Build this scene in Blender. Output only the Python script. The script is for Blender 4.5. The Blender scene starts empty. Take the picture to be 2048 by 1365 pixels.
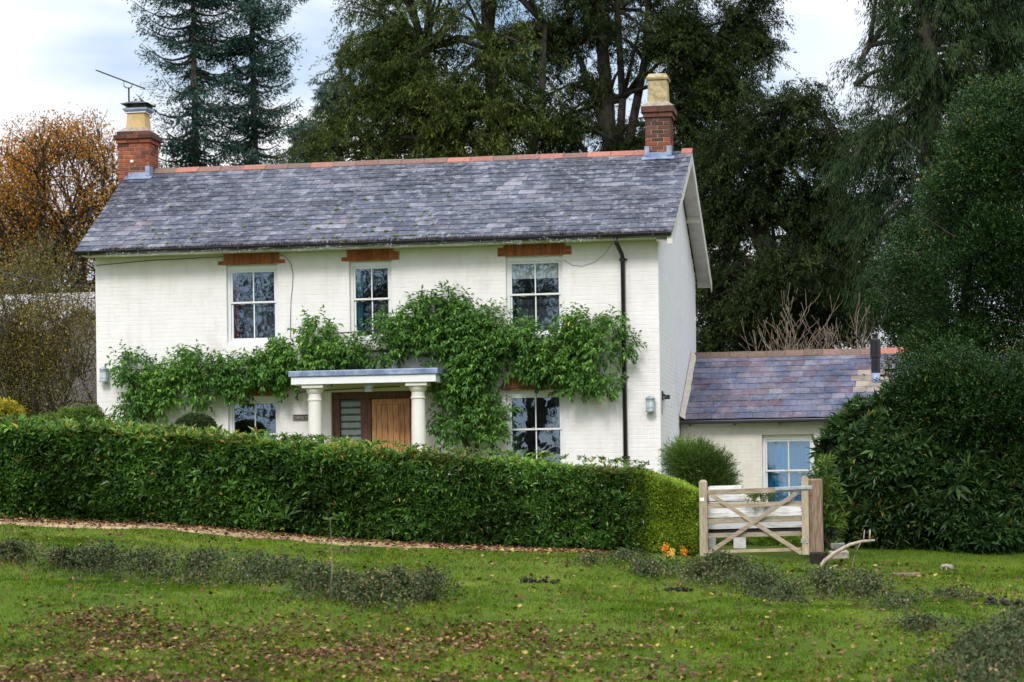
import bpy, math, random
import numpy as np
from mathutils import Vector, Matrix
rng = np.random.default_rng(11)
random.seed(11)
S = bpy.context.scene
COL = S.collection
# ------------------------------------------------------------------ camera
CAM = np.array([4.1409, -40.8421, 0.3191])
YAW, PIT, ROL, FPX, SHY = 0.163084, 0.0058115, -0.0139152, 4815.98, 316.607
cyw, syw = math.cos(YAW), math.sin(YAW)
R_ = np.array([cyw, syw, 0.0])
F_ = np.array([-syw*math.cos(PIT), cyw*math.cos(PIT), math.sin(PIT)])
U_ = np.cross(R_, F_)
cam_d = bpy.data.cameras.new('camera'); cam = bpy.data.objects.new('camera', cam_d); COL.objects.link(cam)
cr_, sr_ = math.cos(ROL), math.sin(ROL)
Rc = cr_*R_ + sr_*U_; Uc = -sr_*R_ + cr_*U_
m = Matrix.Identity(4)
for i in range(3):
    m[i][0] = Rc[i]; m[i][1] = Uc[i]; m[i][2] = -F_[i]; m[i][3] = CAM[i]
cam.matrix_world = m
cam_d.sensor_width = 36; cam_d.lens = FPX/2048*36
cam_d.shift_y = SHY/2048
cam_d.clip_start = 0.5; cam_d.clip_end = 3000
cam_d.dof.use_dof = True; cam_d.dof.focus_distance = 41.0; cam_d.dof.aperture_fstop = 2.4
S.camera = cam
# ------------------------------------------------------------------ world, sun, exposure
SUN_EL, SUN_AZ = math.radians(40), math.radians(184)      # compass bearing of the sun, clockwise from +Y
W = bpy.data.worlds.new('World'); S.world = W; W.use_nodes = True
nt = W.node_tree; nt.nodes.clear()
def wn(t, **k):
    n = nt.nodes.new(t)
    for a, b in k.items(): setattr(n, a, b)
    return n
wo = wn('ShaderNodeOutputWorld'); bg = wn('ShaderNodeBackground'); sky = wn('ShaderNodeTexSky')
sky.sky_type = 'NISHITA'; sky.sun_disc = False; sky.sun_elevation = SUN_EL; sky.sun_rotation = SUN_AZ
tc = wn('ShaderNodeTexCoord'); mp = wn('ShaderNodeMapping'); mp.inputs['Scale'].default_value = (1.0, 1.0, 2.6); mp.inputs['Location'].default_value = (0.35, 0.1, 0.3)
nz = wn('ShaderNodeTexNoise'); nz.inputs['Scale'].default_value = 2.6; nz.inputs['Detail'].default_value = 7; nz.inputs['Roughness'].default_value = 0.5; nz.inputs['Distortion'].default_value = 0.4
rp = wn('ShaderNodeValToRGB'); rp.color_ramp.elements[0].position = 0.33; rp.color_ramp.elements[1].position = 0.47
rp2 = wn('ShaderNodeValToRGB'); rp2.color_ramp.elements[0].position = 0.36; rp2.color_ramp.elements[1].position = 0.62
rp2.color_ramp.elements[0].color = (.50, .56, .66, 1); rp2.color_ramp.elements[1].color = (.74, .75, .76, 1)
CLG = 8.6
nz2 = wn('ShaderNodeTexNoise'); nz2.inputs['Scale'].default_value = 5.0; nz2.inputs['Detail'].default_value = 5
mx = wn('ShaderNodeMix', data_type='RGBA')
L = nt.links.new
L(tc.outputs['Generated'], mp.inputs['Vector']); L(mp.outputs[0], nz.inputs['Vector']); L(mp.outputs[0], nz2.inputs['Vector'])
L(nz.outputs['Fac'], rp.inputs[0]); L(nz2.outputs['Fac'], rp2.inputs[0])
L(rp.outputs[0], mx.inputs['Factor']); L(sky.outputs[0], mx.inputs['A'])
# cloud luminance rises from horizon to zenith as in a CIE overcast sky
sp = wn('ShaderNodeSeparateXYZ'); mz = wn('ShaderNodeMath', operation='MULTIPLY_ADD'); mz.inputs[1].default_value = 2.7; mz.inputs[2].default_value = 1.0; mz.use_clamp = False
cl = wn('ShaderNodeMath', operation='MAXIMUM'); cl.inputs[1].default_value = 0.0; vs_ = wn('ShaderNodeVectorMath', operation='SCALE')
L(tc.outputs['Generated'], sp.inputs[0]); L(sp.outputs[2], cl.inputs[0]); L(cl.outputs[0], mz.inputs[0]); cg_ = wn('ShaderNodeVectorMath', operation='SCALE'); cg_.inputs['Scale'].default_value = CLG; L(rp2.outputs[0], cg_.inputs[0]); L(cg_.outputs[0], vs_.inputs[0]); L(mz.outputs[0], vs_.inputs['Scale']); L(vs_.outputs[0], mx.inputs['B'])
L(mx.outputs['Result'], bg.inputs['Color']); bg.inputs['Strength'].default_value = 0.10; L(bg.outputs[0], wo.inputs[0])
sl = bpy.data.lights.new('sun', 'SUN'); sun = bpy.data.objects.new('sun', sl); COL.objects.link(sun)
sl.energy = 1.35; sl.angle = math.radians(14); sl.color = (1.0, 0.96, 0.90)
sd = Vector((math.sin(SUN_AZ)*math.cos(SUN_EL), math.cos(SUN_AZ)*math.cos(SUN_EL), math.sin(SUN_EL)))
sun.rotation_euler = sd.to_track_quat('Z', 'Y').to_euler(); sun.location = (-20, -40, 40)
S.view_settings.view_transform = 'Standard'; S.view_settings.look = 'None'; S.view_settings.gamma = 1; S.view_settings.exposure = 0.40
S.view_settings.use_curve_mapping = False
S.cycles.max_bounces = 6; S.cycles.transparent_max_bounces = 12; S.cycles.diffuse_bounces = 3; S.cycles.glossy_bounces = 3; S.cycles.transmission_bounces = 4
S.cycles.caustics_reflective = False; S.cycles.caustics_refractive = False

# ------------------------------------------------------------------ survey helpers
def ray(u, v):
    xr = u-1024; yr = v-(682.5+SHY)
    x = cr_*xr+sr_*yr; y = -sr_*xr+cr_*yr
    d = F_+R_*x/FPX-U_*y/FPX
    return d/np.linalg.norm(d)
def at(u, v, Y):
    d = ray(u, v); t = (Y-CAM[1])/d[1]; return CAM+d*t
def snoise(x, y, s=1.0, seed=0):
    x = np.asarray(x, float)*s; y = np.asarray(y, float)*s; r = 0
    for k, (a, b, c) in enumerate([(1.0, .31, 0), (.47, 1.13, 2.1), (-.83, .71, 4.3), (1.9, -1.3, 1.2), (2.7, 2.1, 3.3)]):
        r = r+np.sin(a*x+b*y+c+seed*1.7+1.3*np.sin(b*x-a*y+seed))*(1 if k < 3 else .5)
    return r/4
HX = np.array([-40, -9.3, -6.6, -3.9, -1.7, .4, 1.2, 2.8, 6, 40.])
HZ = np.array([1.6, .36, .23, -.03, -.17, -.27, -.34, -.40, -.55, -1.2])
def gz(x, y):
    x = np.asarray(x, float); y = np.asarray(y, float)
    zh = np.interp(x, HX, HZ)
    low = -1.27-0.012*(x-0)+.01*np.clip(-9-x, 0, 20)
    t = np.clip((-6.5-y)/12.0, 0, 1); t = t*t*(3-2*t)*.45+t*.55
    z = zh*(1-t)+low*t
    back = np.interp(y, [-6.5, -4.5, 0, 8, 30, 60, 140, 400], [0, .12, .45, .5, .7, 1.6, 2.5, 5])
    s = np.clip((y+6.5)/6, 0, 1)
    z = np.where(y > -6.5, zh*(1-s)+0.0*s+back*np.where(x > 1.0, .55+.45*np.clip((y-4)/20, 0, 1), 1), z)
    amp = np.clip((-7.2-y)/3, 0, 1)
    z = z+amp*(.08*snoise(x, y, .9, 1)+.06*snoise(x, y, 1.9, 5)+.02*snoise(x, y, 4.3, 2))+np.where(y < -6.5, .012*snoise(x, y, 6, 3), 0)
    # shallow dip running in front of the gate
    z = z-.16*np.exp(-((x-2.6)/1.7)**2-((y+10.5)/1.3)**2)+.10*np.exp(-((x-3.9)/1.6)**2-((y+14.0)/1.5)**2)
    z = z+.10*np.exp(-((x+5)/3.5)**2-((y+13.3)/1.0)**2)
    return z
def gat(u, v):
    d = ray(u, v); ts = np.linspace(15, 60, 900); P = CAM+np.outer(ts, d)
    b = P[:, 2] < gz(P[:, 0], P[:, 1]); i = int(np.argmax(b)) if b.any() else len(ts)-1
    return P[i]

# ------------------------------------------------------------------ object helpers
def tag(o, label=None, cat=None, group=None, kind=None):
    if label: o['label'] = label
    if cat: o['category'] = cat
    if group: o['group'] = group
    if kind: o['kind'] = kind
    return o
def empty(name, loc=(0, 0, 0), parent=None):
    o = bpy.data.objects.new(name, None); COL.objects.link(o); o.location = loc; o.empty_display_size = .1
    if parent: o.parent = parent
    return o
class MB:
    def __init__(s): s.v = []; s.f = []; s.m = []
    def add(s, vs, fs, mi=0):
        n = len(s.v); s.v += [tuple(map(float, v)) for v in vs]; s.f += [tuple(n+i for i in f) for f in fs]; s.m += [mi]*len(fs); return s
    def box(s, a, b, mi=0, bev=0):
        x0, y0, z0 = a; x1, y1, z1 = b
        return s.add([(x0, y0, z0), (x1, y0, z0), (x1, y1, z0), (x0, y1, z0), (x0, y0, z1), (x1, y0, z1), (x1, y1, z1), (x0, y1, z1)],
              [(0, 3, 2, 1), (4, 5, 6, 7), (0, 1, 5, 4), (1, 2, 6, 5), (2, 3, 7, 6), (3, 0, 4, 7)], mi)
    def beam(s, p, q, w, h, up=(0, 0, 1), mi=0):
        p = np.array(p, float); q = np.array(q, float); d = q-p; d /= np.linalg.norm(d); u = np.array(up, float)
        r = np.cross(d, u); r /= np.linalg.norm(r); u = np.cross(r, d)
        c = [r*w/2*a+u*h/2*b for a, b in ((-1, -1), (1, -1), (1, 1), (-1, 1))]
        return s.add([p+k for k in c]+[q+k for k in c], [(0, 1, 2, 3), (7, 6, 5, 4), (0, 4, 5, 1), (1, 5, 6, 2), (2, 6, 7, 3), (3, 7, 4, 0)], mi)
    def tube(s, pts, r, n=6, mi=0, cap=True):
        pts = [np.array(p, float) for p in pts]; rr = r if hasattr(r, '__len__') else [r]*len(pts); base = len(s.v); N = len(pts)
        for i, p in enumerate(pts):
            d = pts[min(i+1, N-1)]-pts[max(i-1, 0)]; d = d/(np.linalg.norm(d)+1e-9)
            u = np.array([0, 0, 1.]) if abs(d[2]) < .9 else np.array([1., 0, 0]); a = np.cross(d, u); a /= np.linalg.norm(a); b = np.cross(d, a)
            for k in range(n):
                t = 2*math.pi*k/n; s.v.append(tuple(p+(a*math.cos(t)+b*math.sin(t))*rr[i]))
        for i in range(N-1):
            for k in range(n):
                s.f.append((base+i*n+k, base+i*n+(k+1) % n, base+(i+1)*n+(k+1) % n, base+(i+1)*n+k)); s.m.append(mi)
        if cap:
            s.f.append(tuple(base+k for k in range(n))[::-1]); s.f.append(tuple(base+(N-1)*n+k for k in range(n))); s.m += [mi, mi]
        return s
    def lathe(s, c, prof, n=24, mi=0):
        base = len(s.v)
        for r, z in prof:
            for k in range(n):
                t = 2*math.pi*k/n; s.v.append((c[0]+r*math.cos(t), c[1]+r*math.sin(t), c[2]+z))
        for i in range(len(prof)-1):
            for k in range(n):
                s.f.append((base+i*n+k, base+i*n+(k+1) % n, base+(i+1)*n+(k+1) % n, base+(i+1)*n+k)); s.m.append(mi)
        s.f.append(tuple(base+k for k in range(n))[::-1]); s.f.append(tuple(base+(len(prof)-1)*n+k for k in range(n))); s.m += [mi, mi]
        return s
    def build(s, name, mats, parent=None, smooth=False, bevel=0):
        me = bpy.data.meshes.new(name); me.from_pydata(s.v, [], s.f); me.update()
        mats = mats if isinstance(mats, (list, tuple)) else [mats]
        for q in mats: me.materials.append(q)
        if len(mats) > 1: me.polygons.foreach_set('material_index', s.m)
        if smooth: me.polygons.foreach_set('use_smooth', [True]*len(me.polygons))
        o = bpy.data.objects.new(name, me); COL.objects.link(o)
        if parent: o.parent = parent
        if bevel:
            b = o.modifiers.new('bevel', 'BEVEL'); b.width = bevel; b.segments = 2; b.limit_method = 'ANGLE'
        return o
def npmesh(name, V, Q, mat, parent=None, rnd=None, smooth=False):
    """V (n,3), Q (m,k) faces of equal size"""
    me = bpy.data.meshes.new(name); V = np.ascontiguousarray(V, np.float32); Q = np.ascontiguousarray(Q, np.int32)
    me.vertices.add(len(V)); me.vertices.foreach_set('co', V.ravel())
    k = Q.shape[1]; me.loops.add(Q.size); me.loops.foreach_set('vertex_index', Q.ravel())
    me.polygons.add(len(Q)); me.polygons.foreach_set('loop_start', np.arange(0, Q.size, k, dtype=np.int32))
    try: me.polygons.foreach_set('loop_total', np.full(len(Q), k, np.int32))
    except Exception: pass
    if rnd is not None:
        a = me.attributes.new('rnd', 'FLOAT', 'POINT'); a.data.foreach_set('value', np.ascontiguousarray(rnd, np.float32))
    me.polygons.foreach_set('use_smooth', np.full(len(Q), bool(smooth)))
    me.update(calc_edges=True); me.materials.append(mat)
    o = bpy.data.objects.new(name, me); COL.objects.link(o)
    if parent: o.parent = parent
    return o
def nrm(a): return a/(np.linalg.norm(a, axis=-1, keepdims=True)+1e-9)
def rv(n): return nrm(rng.normal(size=(n, 3)))
def leaf_mesh(name, P, D, L, Wd, rnd, mat, parent=None, fold=.15, droop=.0, up=None):
    n = len(P); D = nrm(D); L = np.broadcast_to(L, n)[:, None]; Wd = np.broadcast_to(Wd, n)[:, None]
    ref = rv(n)*.7+(np.array([0, 0, 1.]) if up is None else up)
    Sd = nrm(np.cross(D, ref)); N = np.cross(Sd, D)
    a = P; b = P+D*L*.48+Sd*Wd/2+N*Wd*fold; c = P+D*L-N*L*droop; d = P+D*L*.48-Sd*Wd/2+N*Wd*fold
    V = np.stack([a, b, c, d], 1).reshape(-1, 3); i = np.arange(n)*4
    Q = np.stack([i, i+1, i+2, i+3], 1)
    return npmesh(name, V, Q, mat, parent, np.repeat(rnd, 4))
def shoots(B, D, Ls, k, spread=.9, droop=.3, whorl=False):
    """B,D (n,3) -> leaf bases, dirs and shoot index for k leaves along each shoot"""
    n = len(B); D = nrm(D); t = np.tile(np.linspace(.15, 1, k), n); I = np.repeat(np.arange(n), k)
    if whorl: t = .85+.15*rng.random(n*k)
    a = nrm(np.cross(D, rv(n))); b = np.cross(D, a)
    ang = (np.tile(np.arange(k), n)*2.4+rng.random(n*k)*.8+np.repeat(rng.random(n)*6, k))
    if whorl: ang = np.tile(np.arange(k)*2*math.pi/k, n)+rng.random(n*k)*.5+np.repeat(rng.random(n)*6, k)
    side = a[I]*np.cos(ang)[:, None]+b[I]*np.sin(ang)[:, None]
    P = B[I]+D[I]*(t*np.broadcast_to(Ls, n)[I])[:, None]
    d = nrm(D[I]+side*spread+np.array([0, 0, -1.])*droop+rng.normal(size=(n*k, 3))*.15)
    return P, d, I

# ------------------------------------------------------------------ materials
def newmat(name):
    m = bpy.data.materials.new(name); m.use_nodes = True; n = m.node_tree; b = n.nodes['Principled BSDF']; return m, n, b
def ramp(n, stops):
    r = n.nodes.new('ShaderNodeValToRGB'); e = r.color_ramp.elements
    while len(e) < len(stops): e.new(.5)
    for k, (p, c) in enumerate(stops): e[k].position = p; e[k].color = (*c, 1)
    return r
def noise(n, scale, detail=4, rough=.55, space='pos', stretch=None):
    t = n.nodes.new('ShaderNodeTexNoise'); t.inputs['Scale'].default_value = scale; t.inputs['Detail'].default_value = detail; t.inputs['Roughness'].default_value = rough
    if space == 'pos': src = n.nodes.new('ShaderNodeNewGeometry').outputs['Position']
    else: src = n.nodes.new('ShaderNodeTexCoord').outputs['Object']
    if stretch:
        mp = n.nodes.new('ShaderNodeMapping'); mp.inputs['Scale'].default_value = stretch; n.links.new(src, mp.inputs['Vector']); src = mp.outputs[0]
    n.links.new(src, t.inputs['Vector']); return t
def mixc(n, fac, a, b, mode='MIX'):
    x = n.nodes.new('ShaderNodeMix'); x.data_type = 'RGBA'; x.blend_type = mode
    for s, v in (('Factor', fac), ('A', a), ('B', b)):
        if isinstance(v, (int, float)): x.inputs[s].default_value = v
        elif isinstance(v, tuple): x.inputs[s].default_value = (*v, 1)
        else: n.links.new(v, x.inputs[s])
    return x.outputs['Result']
def bump(n, b, h, strength=.3, dist=.01):
    u = n.nodes.new('ShaderNodeBump'); u.inputs['Strength'].default_value = strength; u.inputs['Distance'].default_value = dist
    n.links.new(h, u.inputs['Height']); n.links.new(u.outputs[0], b.inputs['Normal'])
def simple(name, c1, c2, scale=6, rough=.6, bmp=.2, metal=0, spec=.5, stretch=None, lo=.35, hi=.65, space='pos', dist=.005):
    m, n, b = newmat(name); t = noise(n, scale, 6, .6, space, stretch); r = ramp(n, [(lo, c1), (hi, c2)])
    n.links.new(t.outputs['Fac'], r.inputs[0]); n.links.new(r.outputs[0], b.inputs['Base Color'])
    b.inputs['Roughness'].default_value = rough; b.inputs['Metallic'].default_value = metal; b.inputs['Specular IOR Level'].default_value = spec
    if bmp: t2 = noise(n, scale*6, 4, .6, space, stretch); bump(n, b, t2.outputs['Fac'], bmp, dist)
    return m
GAIN = dict(laurel_leaf=2.4, rhododendron_leaf=1.45, wisteria_leaf=2.9, yew_spray=2.1, dark_yew_spray=1.4, weeping_cypress_spray=1.35, blue_fir_needles=1.7, holly_leaf=1.0, copper_beech_leaf=1.35,
            bramble_leaf=1.5, juniper_needles=1.7, olive_autumn_leaf=1.7, box_leaf=1.6, golden_privet_leaf=1.7, fallen_leaf=1.15, grass_blade=1.25)
def leafmat(name, stops, rough=.45, trans=.25, spec=.4, blotch=.35):
    gn = GAIN.get(name, 1.0); stops = [(p_, tuple(min(.8, q_*gn) for q_ in c_)) for p_, c_ in stops]
    m, n, b = newmat(name); a = n.nodes.new('ShaderNodeAttribute'); a.attribute_name = 'rnd'
    r = ramp(n, stops); n.links.new(a.outputs['Fac'], r.inputs[0])
    t = noise(n, 1.3, 3); rr = ramp(n, [(.3, (1-blotch,)*3), (.7, (1+blotch*.6,)*3)]); n.links.new(t.outputs['Fac'], rr.inputs[0])
    c = mixc(n, 1.0, r.outputs[0], rr.outputs[0], 'MULTIPLY')
    n.links.new(c, b.inputs['Base Color']); b.inputs['Roughness'].default_value = rough; b.inputs['Specular IOR Level'].default_value = spec*.55
    tr = n.nodes.new('ShaderNodeBsdfTranslucent'); n.links.new(c, tr.inputs['Color'])
    ms = n.nodes.new('ShaderNodeMixShader'); ms.inputs[0].default_value = trans
    n.links.new(b.outputs[0], ms.inputs[1]); n.links.new(tr.outputs[0], ms.inputs[2]); n.links.new(ms.outputs[0], n.nodes['Material Output'].inputs['Surface'])
    return m
M = {}
# painted brick
def paint(name, c1, c2, dirt):
    m, n, b = newmat(name); t = noise(n, 3, 8, .65); r = ramp(n, [(.35, c1), (.6, c2)]); n.links.new(t.outputs['Fac'], r.inputs[0])
    t2 = noise(n, 1.1, 6, .7, stretch=(1, 1, .5)); r2 = ramp(n, [(.56, (0, 0, 0)), (.8, (1, 1, 1))]); n.links.new(t2.outputs['Fac'], r2.inputs[0])
    c = mixc(n, r2.outputs[0], r.outputs[0], dirt)
    t4 = noise(n, 26, 3, .6); r4 = ramp(n, [(.70, (0, 0, 0)), (.78, (1, 1, 1))]); n.links.new(t4.outputs['Fac'], r4.inputs[0])
    c = mixc(n, mixc(n, .5, (0, 0, 0), r4.outputs[0]), c, (.45, .41, .35))
    n.links.new(c, b.inputs['Base Color']); b.inputs['Roughness'].default_value = .65
    t3 = noise(n, 60, 5, .6); bump(n, b, t3.outputs['Fac'], .35, .004)
    t6 = noise(n, 2.2, 6, .7, stretch=(3.2, 3.2, .35)); r6 = ramp(n, [(.50, (1, 1, 1)), (.80, (.90, .89, .86))]); n.links.new(t6.outputs['Fac'], r6.inputs[0])
    n.links.new(mixc(n, 1, c, r6.outputs[0], 'MULTIPLY'), b.inputs['Base Color']); return m
M['paint'] = paint('white_painted_brick', (.835, .785, .765), (.885, .845, .835), (.66, .61, .53))
M['paint_skylit'] = paint('white_gable_skylit', (.86, .84, .86), (.91, .89, .905), (.74, .72, .71))  # cooler, lighter copy of the wall paint with bluish skylight put into its colour
M['cream'] = paint('cream_painted_brick', (.76, .70, .63), (.82, .77, .70), (.56, .49, .40))
M['white'] = simple('white_gloss_wood', (.80, .80, .80), (.86, .86, .85), 8, .35, .08)
M['offwhite'] = simple('aged_white_wood', (.66, .61, .56), (.80, .76, .72), 5, .55, .2)
M['column'] = simple('painted_column_stone', (.76, .71, .64), (.82, .78, .72), 4, .5, .05)
M['black'] = simple('black_plastic', (.010, .010, .013), (.02, .02, .024), 8, .35, .1)
M['lead'] = simple('lead_sheet', (.15, .20, .32), (.34, .41, .55), 5, .45, .2, .3)
M['mortar'] = simple('lime_mortar', (.45, .40, .32), (.60, .53, .42), 12, .9, .4)
M['cement'] = simple('lichened_cement', (.20, .17, .13), (.42, .37, .28), 16, .9, .5)
M['grime'] = simple('damp_wood', (.05, .035, .025), (.10, .07, .05), 9, .8, .4)
M['dark'] = simple('dark_interior', (.035, .025, .02), (.06, .045, .035), 1, .9, 0)
def brickmat(name, stops, soot=.0):
    m, n, b = newmat(name); oi = n.nodes.new('ShaderNodeObjectInfo'); r = ramp(n, stops); n.links.new(oi.outputs['Random'], r.inputs[0])
    t = noise(n, 22, 6, .7); r2 = ramp(n, [(.3, (.55, .5, .48)), (.7, (1.15, 1.1, 1.05))]); n.links.new(t.outputs['Fac'], r2.inputs[0])
    c = mixc(n, 1.0, r.outputs[0], r2.outputs[0], 'MULTIPLY')
    t3 = noise(n, 14, 7, .75); r3 = ramp(n, [(.60, (0, 0, 0)), (.72, (1, 1, 1))]); n.links.new(t3.outputs['Fac'], r3.inputs[0])
    c = mixc(n, mixc(n, soot, (0, 0, 0), r3.outputs[0]), c, (.34, .31, .28))
    n.links.new(c, b.inputs['Base Color']); b.inputs['Roughness'].default_value = .85; bump(n, b, t.outputs['Fac'], .5, .006); return m
M['brick'] = brickmat('red_brick', [(0, (.10, .035, .022)), (.25, (.26, .075, .038)), (.6, (.33, .09, .042)), (1, (.40, .12, .05))], .35)
M['brick_dark'] = brickmat('weathered_brick', [(0, (.07, .035, .028)), (.55, (.13, .052, .036)), (1, (.19, .07, .045))], .8)
M['brick_orange'] = brickmat('orange_lintel_brick', [(0, (.38, .105, .042)), (.5, (.46, .13, .05)), (1, (.54, .17, .065))], .1)
M['ridge'] = brickmat('clay_ridge', [(0, (.20, .11, .09)), (.4, (.22, .13, .11)), (.5, (.32, .14, .105)), (1, (.40, .18, .14))], .7)
M['ridge_grey'] = brickmat('lichened_ridge', [(0, (.15, .11, .09)), (.7, (.21, .14, .11)), (1, (.26, .16, .13))], .9)
M['ridge_red'] = brickmat('new_ridge', [(0, (.42, .17, .12)), (1, (.46, .20, .145))], .6)
def slatemat(name, stops, attr, lich, dark, stain=None):
    m, n, b = newmat(name)
    if attr: s = n.nodes.new('ShaderNodeAttribute'); s.attribute_name = 'rnd'; so = s.outputs['Fac']
    else: s = n.nodes.new('ShaderNodeObjectInfo'); so = s.outputs['Random']
    r = ramp(n, stops); n.links.new(so, r.inputs[0]); c = r.outputs[0]
    # broad weather patches
    t1 = noise(n, .62, 7, .68, stretch=(.75, 1, 1)); r1 = ramp(n, [(.49, (0, 0, 0)), (.57, (1, 1, 1))]); n.links.new(t1.outputs['Fac'], r1.inputs[0])
    c = mixc(n, mixc(n, dark, (0, 0, 0), r1.outputs[0]), c, mixc(n, 1, c, (.24, .29, .40), 'MULTIPLY'))
    t0 = noise(n, 1.7, 5, .6); r0 = ramp(n, [(.38, (.66, .68, .74)), (.64, (1.4, 1.36, 1.30))]); n.links.new(t0.outputs['Fac'], r0.inputs[0])
    c = mixc(n, 1, c, r0.outputs[0], 'MULTIPLY')
    t2 = noise(n, 7, 9, .82); r2 = ramp(n, [(.51, (0, 0, 0)), (.60, (1, 1, 1))]); n.links.new(t2.outputs['Fac'], r2.inputs[0])
    lm_ = mixc(n, 1, r2.outputs[0], r0.outputs[0], 'MULTIPLY'); c = mixc(n, mixc(n, lich, (0, 0, 0), lm_), c, (.36, .37, .40))
    t5 = noise(n, 42, 4, .6); r5 = ramp(n, [(.60, (0, 0, 0)), (.70, (1, 1, 1))]); n.links.new(t5.outputs['Fac'], r5.inputs[0])
    c = mixc(n, mixc(n, lich*.8, (0, 0, 0), r5.outputs[0]), c, (.50, .49, .48))
    n.links.new(c, b.inputs['Base Color']); b.inputs['Roughness'].default_value = .6; b.inputs['Specular IOR Level'].default_value = .28
    bump(n, b, t2.outputs['Fac'], .4, .006); return m
SC = [(0, (.026, .035, .062)), (.25, (.042, .051, .082)), (.55, (.060, .066, .096)), (.8, (.086, .086, .112)), (.985, (.17, .165, .20)), (1, (.15, .105, .12))]
M['slate'] = slatemat('roof_slate', SC, False, .52, .9); M['slate_j'] = slatemat('roof_slate_upper', SC, True, .52, .9)
SA = [(0, (.055, .065, .12)), (.25, (.095, .105, .17)), (.5, (.125, .115, .165)), (.7, (.11, .085, .125)), (.82, (.11, .062, .085)), (.93, (.17, .165, .215)), (1, (.085, .055, .07))]
M['slate_a'] = slatemat('annexe_slate', SA, False, .30, .25)
M['stained'] = slatemat('stained_slate', [(0, (.36, .30, .21)), (.5, (.25, .20, .17)), (1, (.22, .155, .12))], False, .5, .1)
def woodmat(name, c1, c2, c3, scale, stretch, rough=.6):
    m, n, b = newmat(name); t = noise(n, scale, 7, .65, stretch=stretch); r = ramp(n, [(.32, c1), (.5, c2), (.68, c3)]); n.links.new(t.outputs['Fac'], r.inputs[0])
    oi = n.nodes.new('ShaderNodeObjectInfo'); r2 = ramp(n, [(0, (.82, .82, .82)), (1, (1.15, 1.12, 1.08))]); n.links.new(oi.outputs['Random'], r2.inputs[0])
    n.links.new(mixc(n, 1, r.outputs[0], r2.outputs[0], 'MULTIPLY'), b.inputs['Base Color']); b.inputs['Roughness'].default_value = rough; bump(n, b, t.outputs['Fac'], .35, .004); return m
M['door'] = woodmat('varnished_door_wood', (.26, .10, .035), (.58, .26, .105), (.72, .38, .16), 7, (6, 1, .6), .45)
M['doorframe'] = woodmat('dark_door_frame', (.05, .02, .01), (.12, .05, .025), (.17, .075, .035), 7, (5, 1, .6), .5)
M['gate'] = woodmat('weathered_oak', (.20, .155, .105), (.36, .285, .20), (.46, .385, .29), 9, (.6, 1, 4), .7)
M['gatev'] = woodmat('weathered_oak_upright', (.22, .165, .115), (.37, .295, .21), (.46, .385, .29), 9, (4, 1, .6), .7)
M['oldpost'] = woodmat('rough_brown_post', (.10, .07, .045), (.21, .15, .10), (.33, .25, .18), 9, (5, 1, .5), .85)
M['whiteboard'] = woodmat('peeling_white_board', (.40, .38, .36), (.72, .72, .74), (.82, .82, .84), 7, (.8, 1, 5), .6)
M['bark'] = simple('brown_bark', (.016, .012, .009), (.045, .035, .026), 7, .9, .6, stretch=(3, 3, .6), dist=.03)
M['bark_grey'] = simple('grey_bark', (.05, .042, .033), (.12, .10, .08), 6, .9, .6, stretch=(3, 3, .6), dist=.03)
M['twig'] = simple('dry_twig', (.14, .105, .075), (.27, .21, .15), 6, .9, .3)
M['dead'] = simple('bleached_branch', (.30, .22, .17), (.52, .42, .35), 12, .8, .4)
M['stone'] = simple('mossy_stone', (.09, .10, .085), (.24, .24, .22), 14, .9, .6)
M['soil'] = simple('dark_soil', (.012, .009, .007), (.035, .025, .018), 14, .95, .8, dist=.02)
M['lens'] = simple('frosted_glass', (.55, .64, .68), (.70, .77, .80), 6, .2, 0, spec=.6)
M['steel'] = simple('galvanised_steel', (.35, .40, .45), (.50, .56, .62), 14, .4, .1, .6)
M['brass'] = simple('brass', (.55, .40, .16), (.65, .50, .22), 9, .35, 0, .8)
M['pot'] = simple('buff_clay_pot', (.48, .32, .13), (.62, .44, .21), 6, .8, .3)
M['pot_lich'] = simple('lichened_clay_pot', (.30, .23, .11), (.52, .42, .24), 12, .9, .5, lo=.38, hi=.6)
M['navy'] = simple('navy_enamel', (.008, .008, .035), (.012, .012, .045), 5, .35, 0)
M['gold'] = simple('pale_lettering', (.66, .56, .42), (.72, .62, .48), 5, .5, 0)
M['blind'] = simple('cream_fabric', (.80, .80, .70), (.86, .86, .78), 3, .8, .1)
M['blinddk'] = simple('sheer_fabric', (.16, .15, .14), (.20, .19, .18), 3, .8, .1)
M['teal'] = simple('teal_curtain', (.02, .20, .28), (.05, .32, .42), 3, .7, .1)
M['blue'] = simple('sky_reflection_blue', (.004, .30, .72), (.03, .50, .92), 1.5, .6, .1, stretch=(3, 1, .6))  # blue of the reflected sky, put into a sheet behind the glass
M['pink'] = simple('rose_curtain', (.30, .05, .07), (.45, .12, .14), 3, .8, .1)
M['net'] = simple('grey_curtain', (.10, .11, .14), (.22, .23, .28), 6, .8, .1, stretch=(4, 1, .6))
M['render'] = simple('pebbledash', (.17, .14, .14), (.33, .28, .28), 40, .9, .7, dist=.01)
M['barnroof'] = simple('pale_slate_roof', (.24, .22, .24), (.38, .35, .37), 7, .6, .3)
M['moss'] = simple('moss', (.06, .10, .012), (.14, .20, .03), 30, .95, .8)
M['brush'] = leafmat('leaf_guard_bristle', [(0, (.012, .009, .008)), (.6, (.05, .025, .015)), (.92, (.12, .06, .03)), (1, (.35, .15, .06))], .8, 0)
M['bulb'] = simple('clear_bulb', (.6, .66, .68), (.75, .8, .82), 4, .2, 0)
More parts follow.
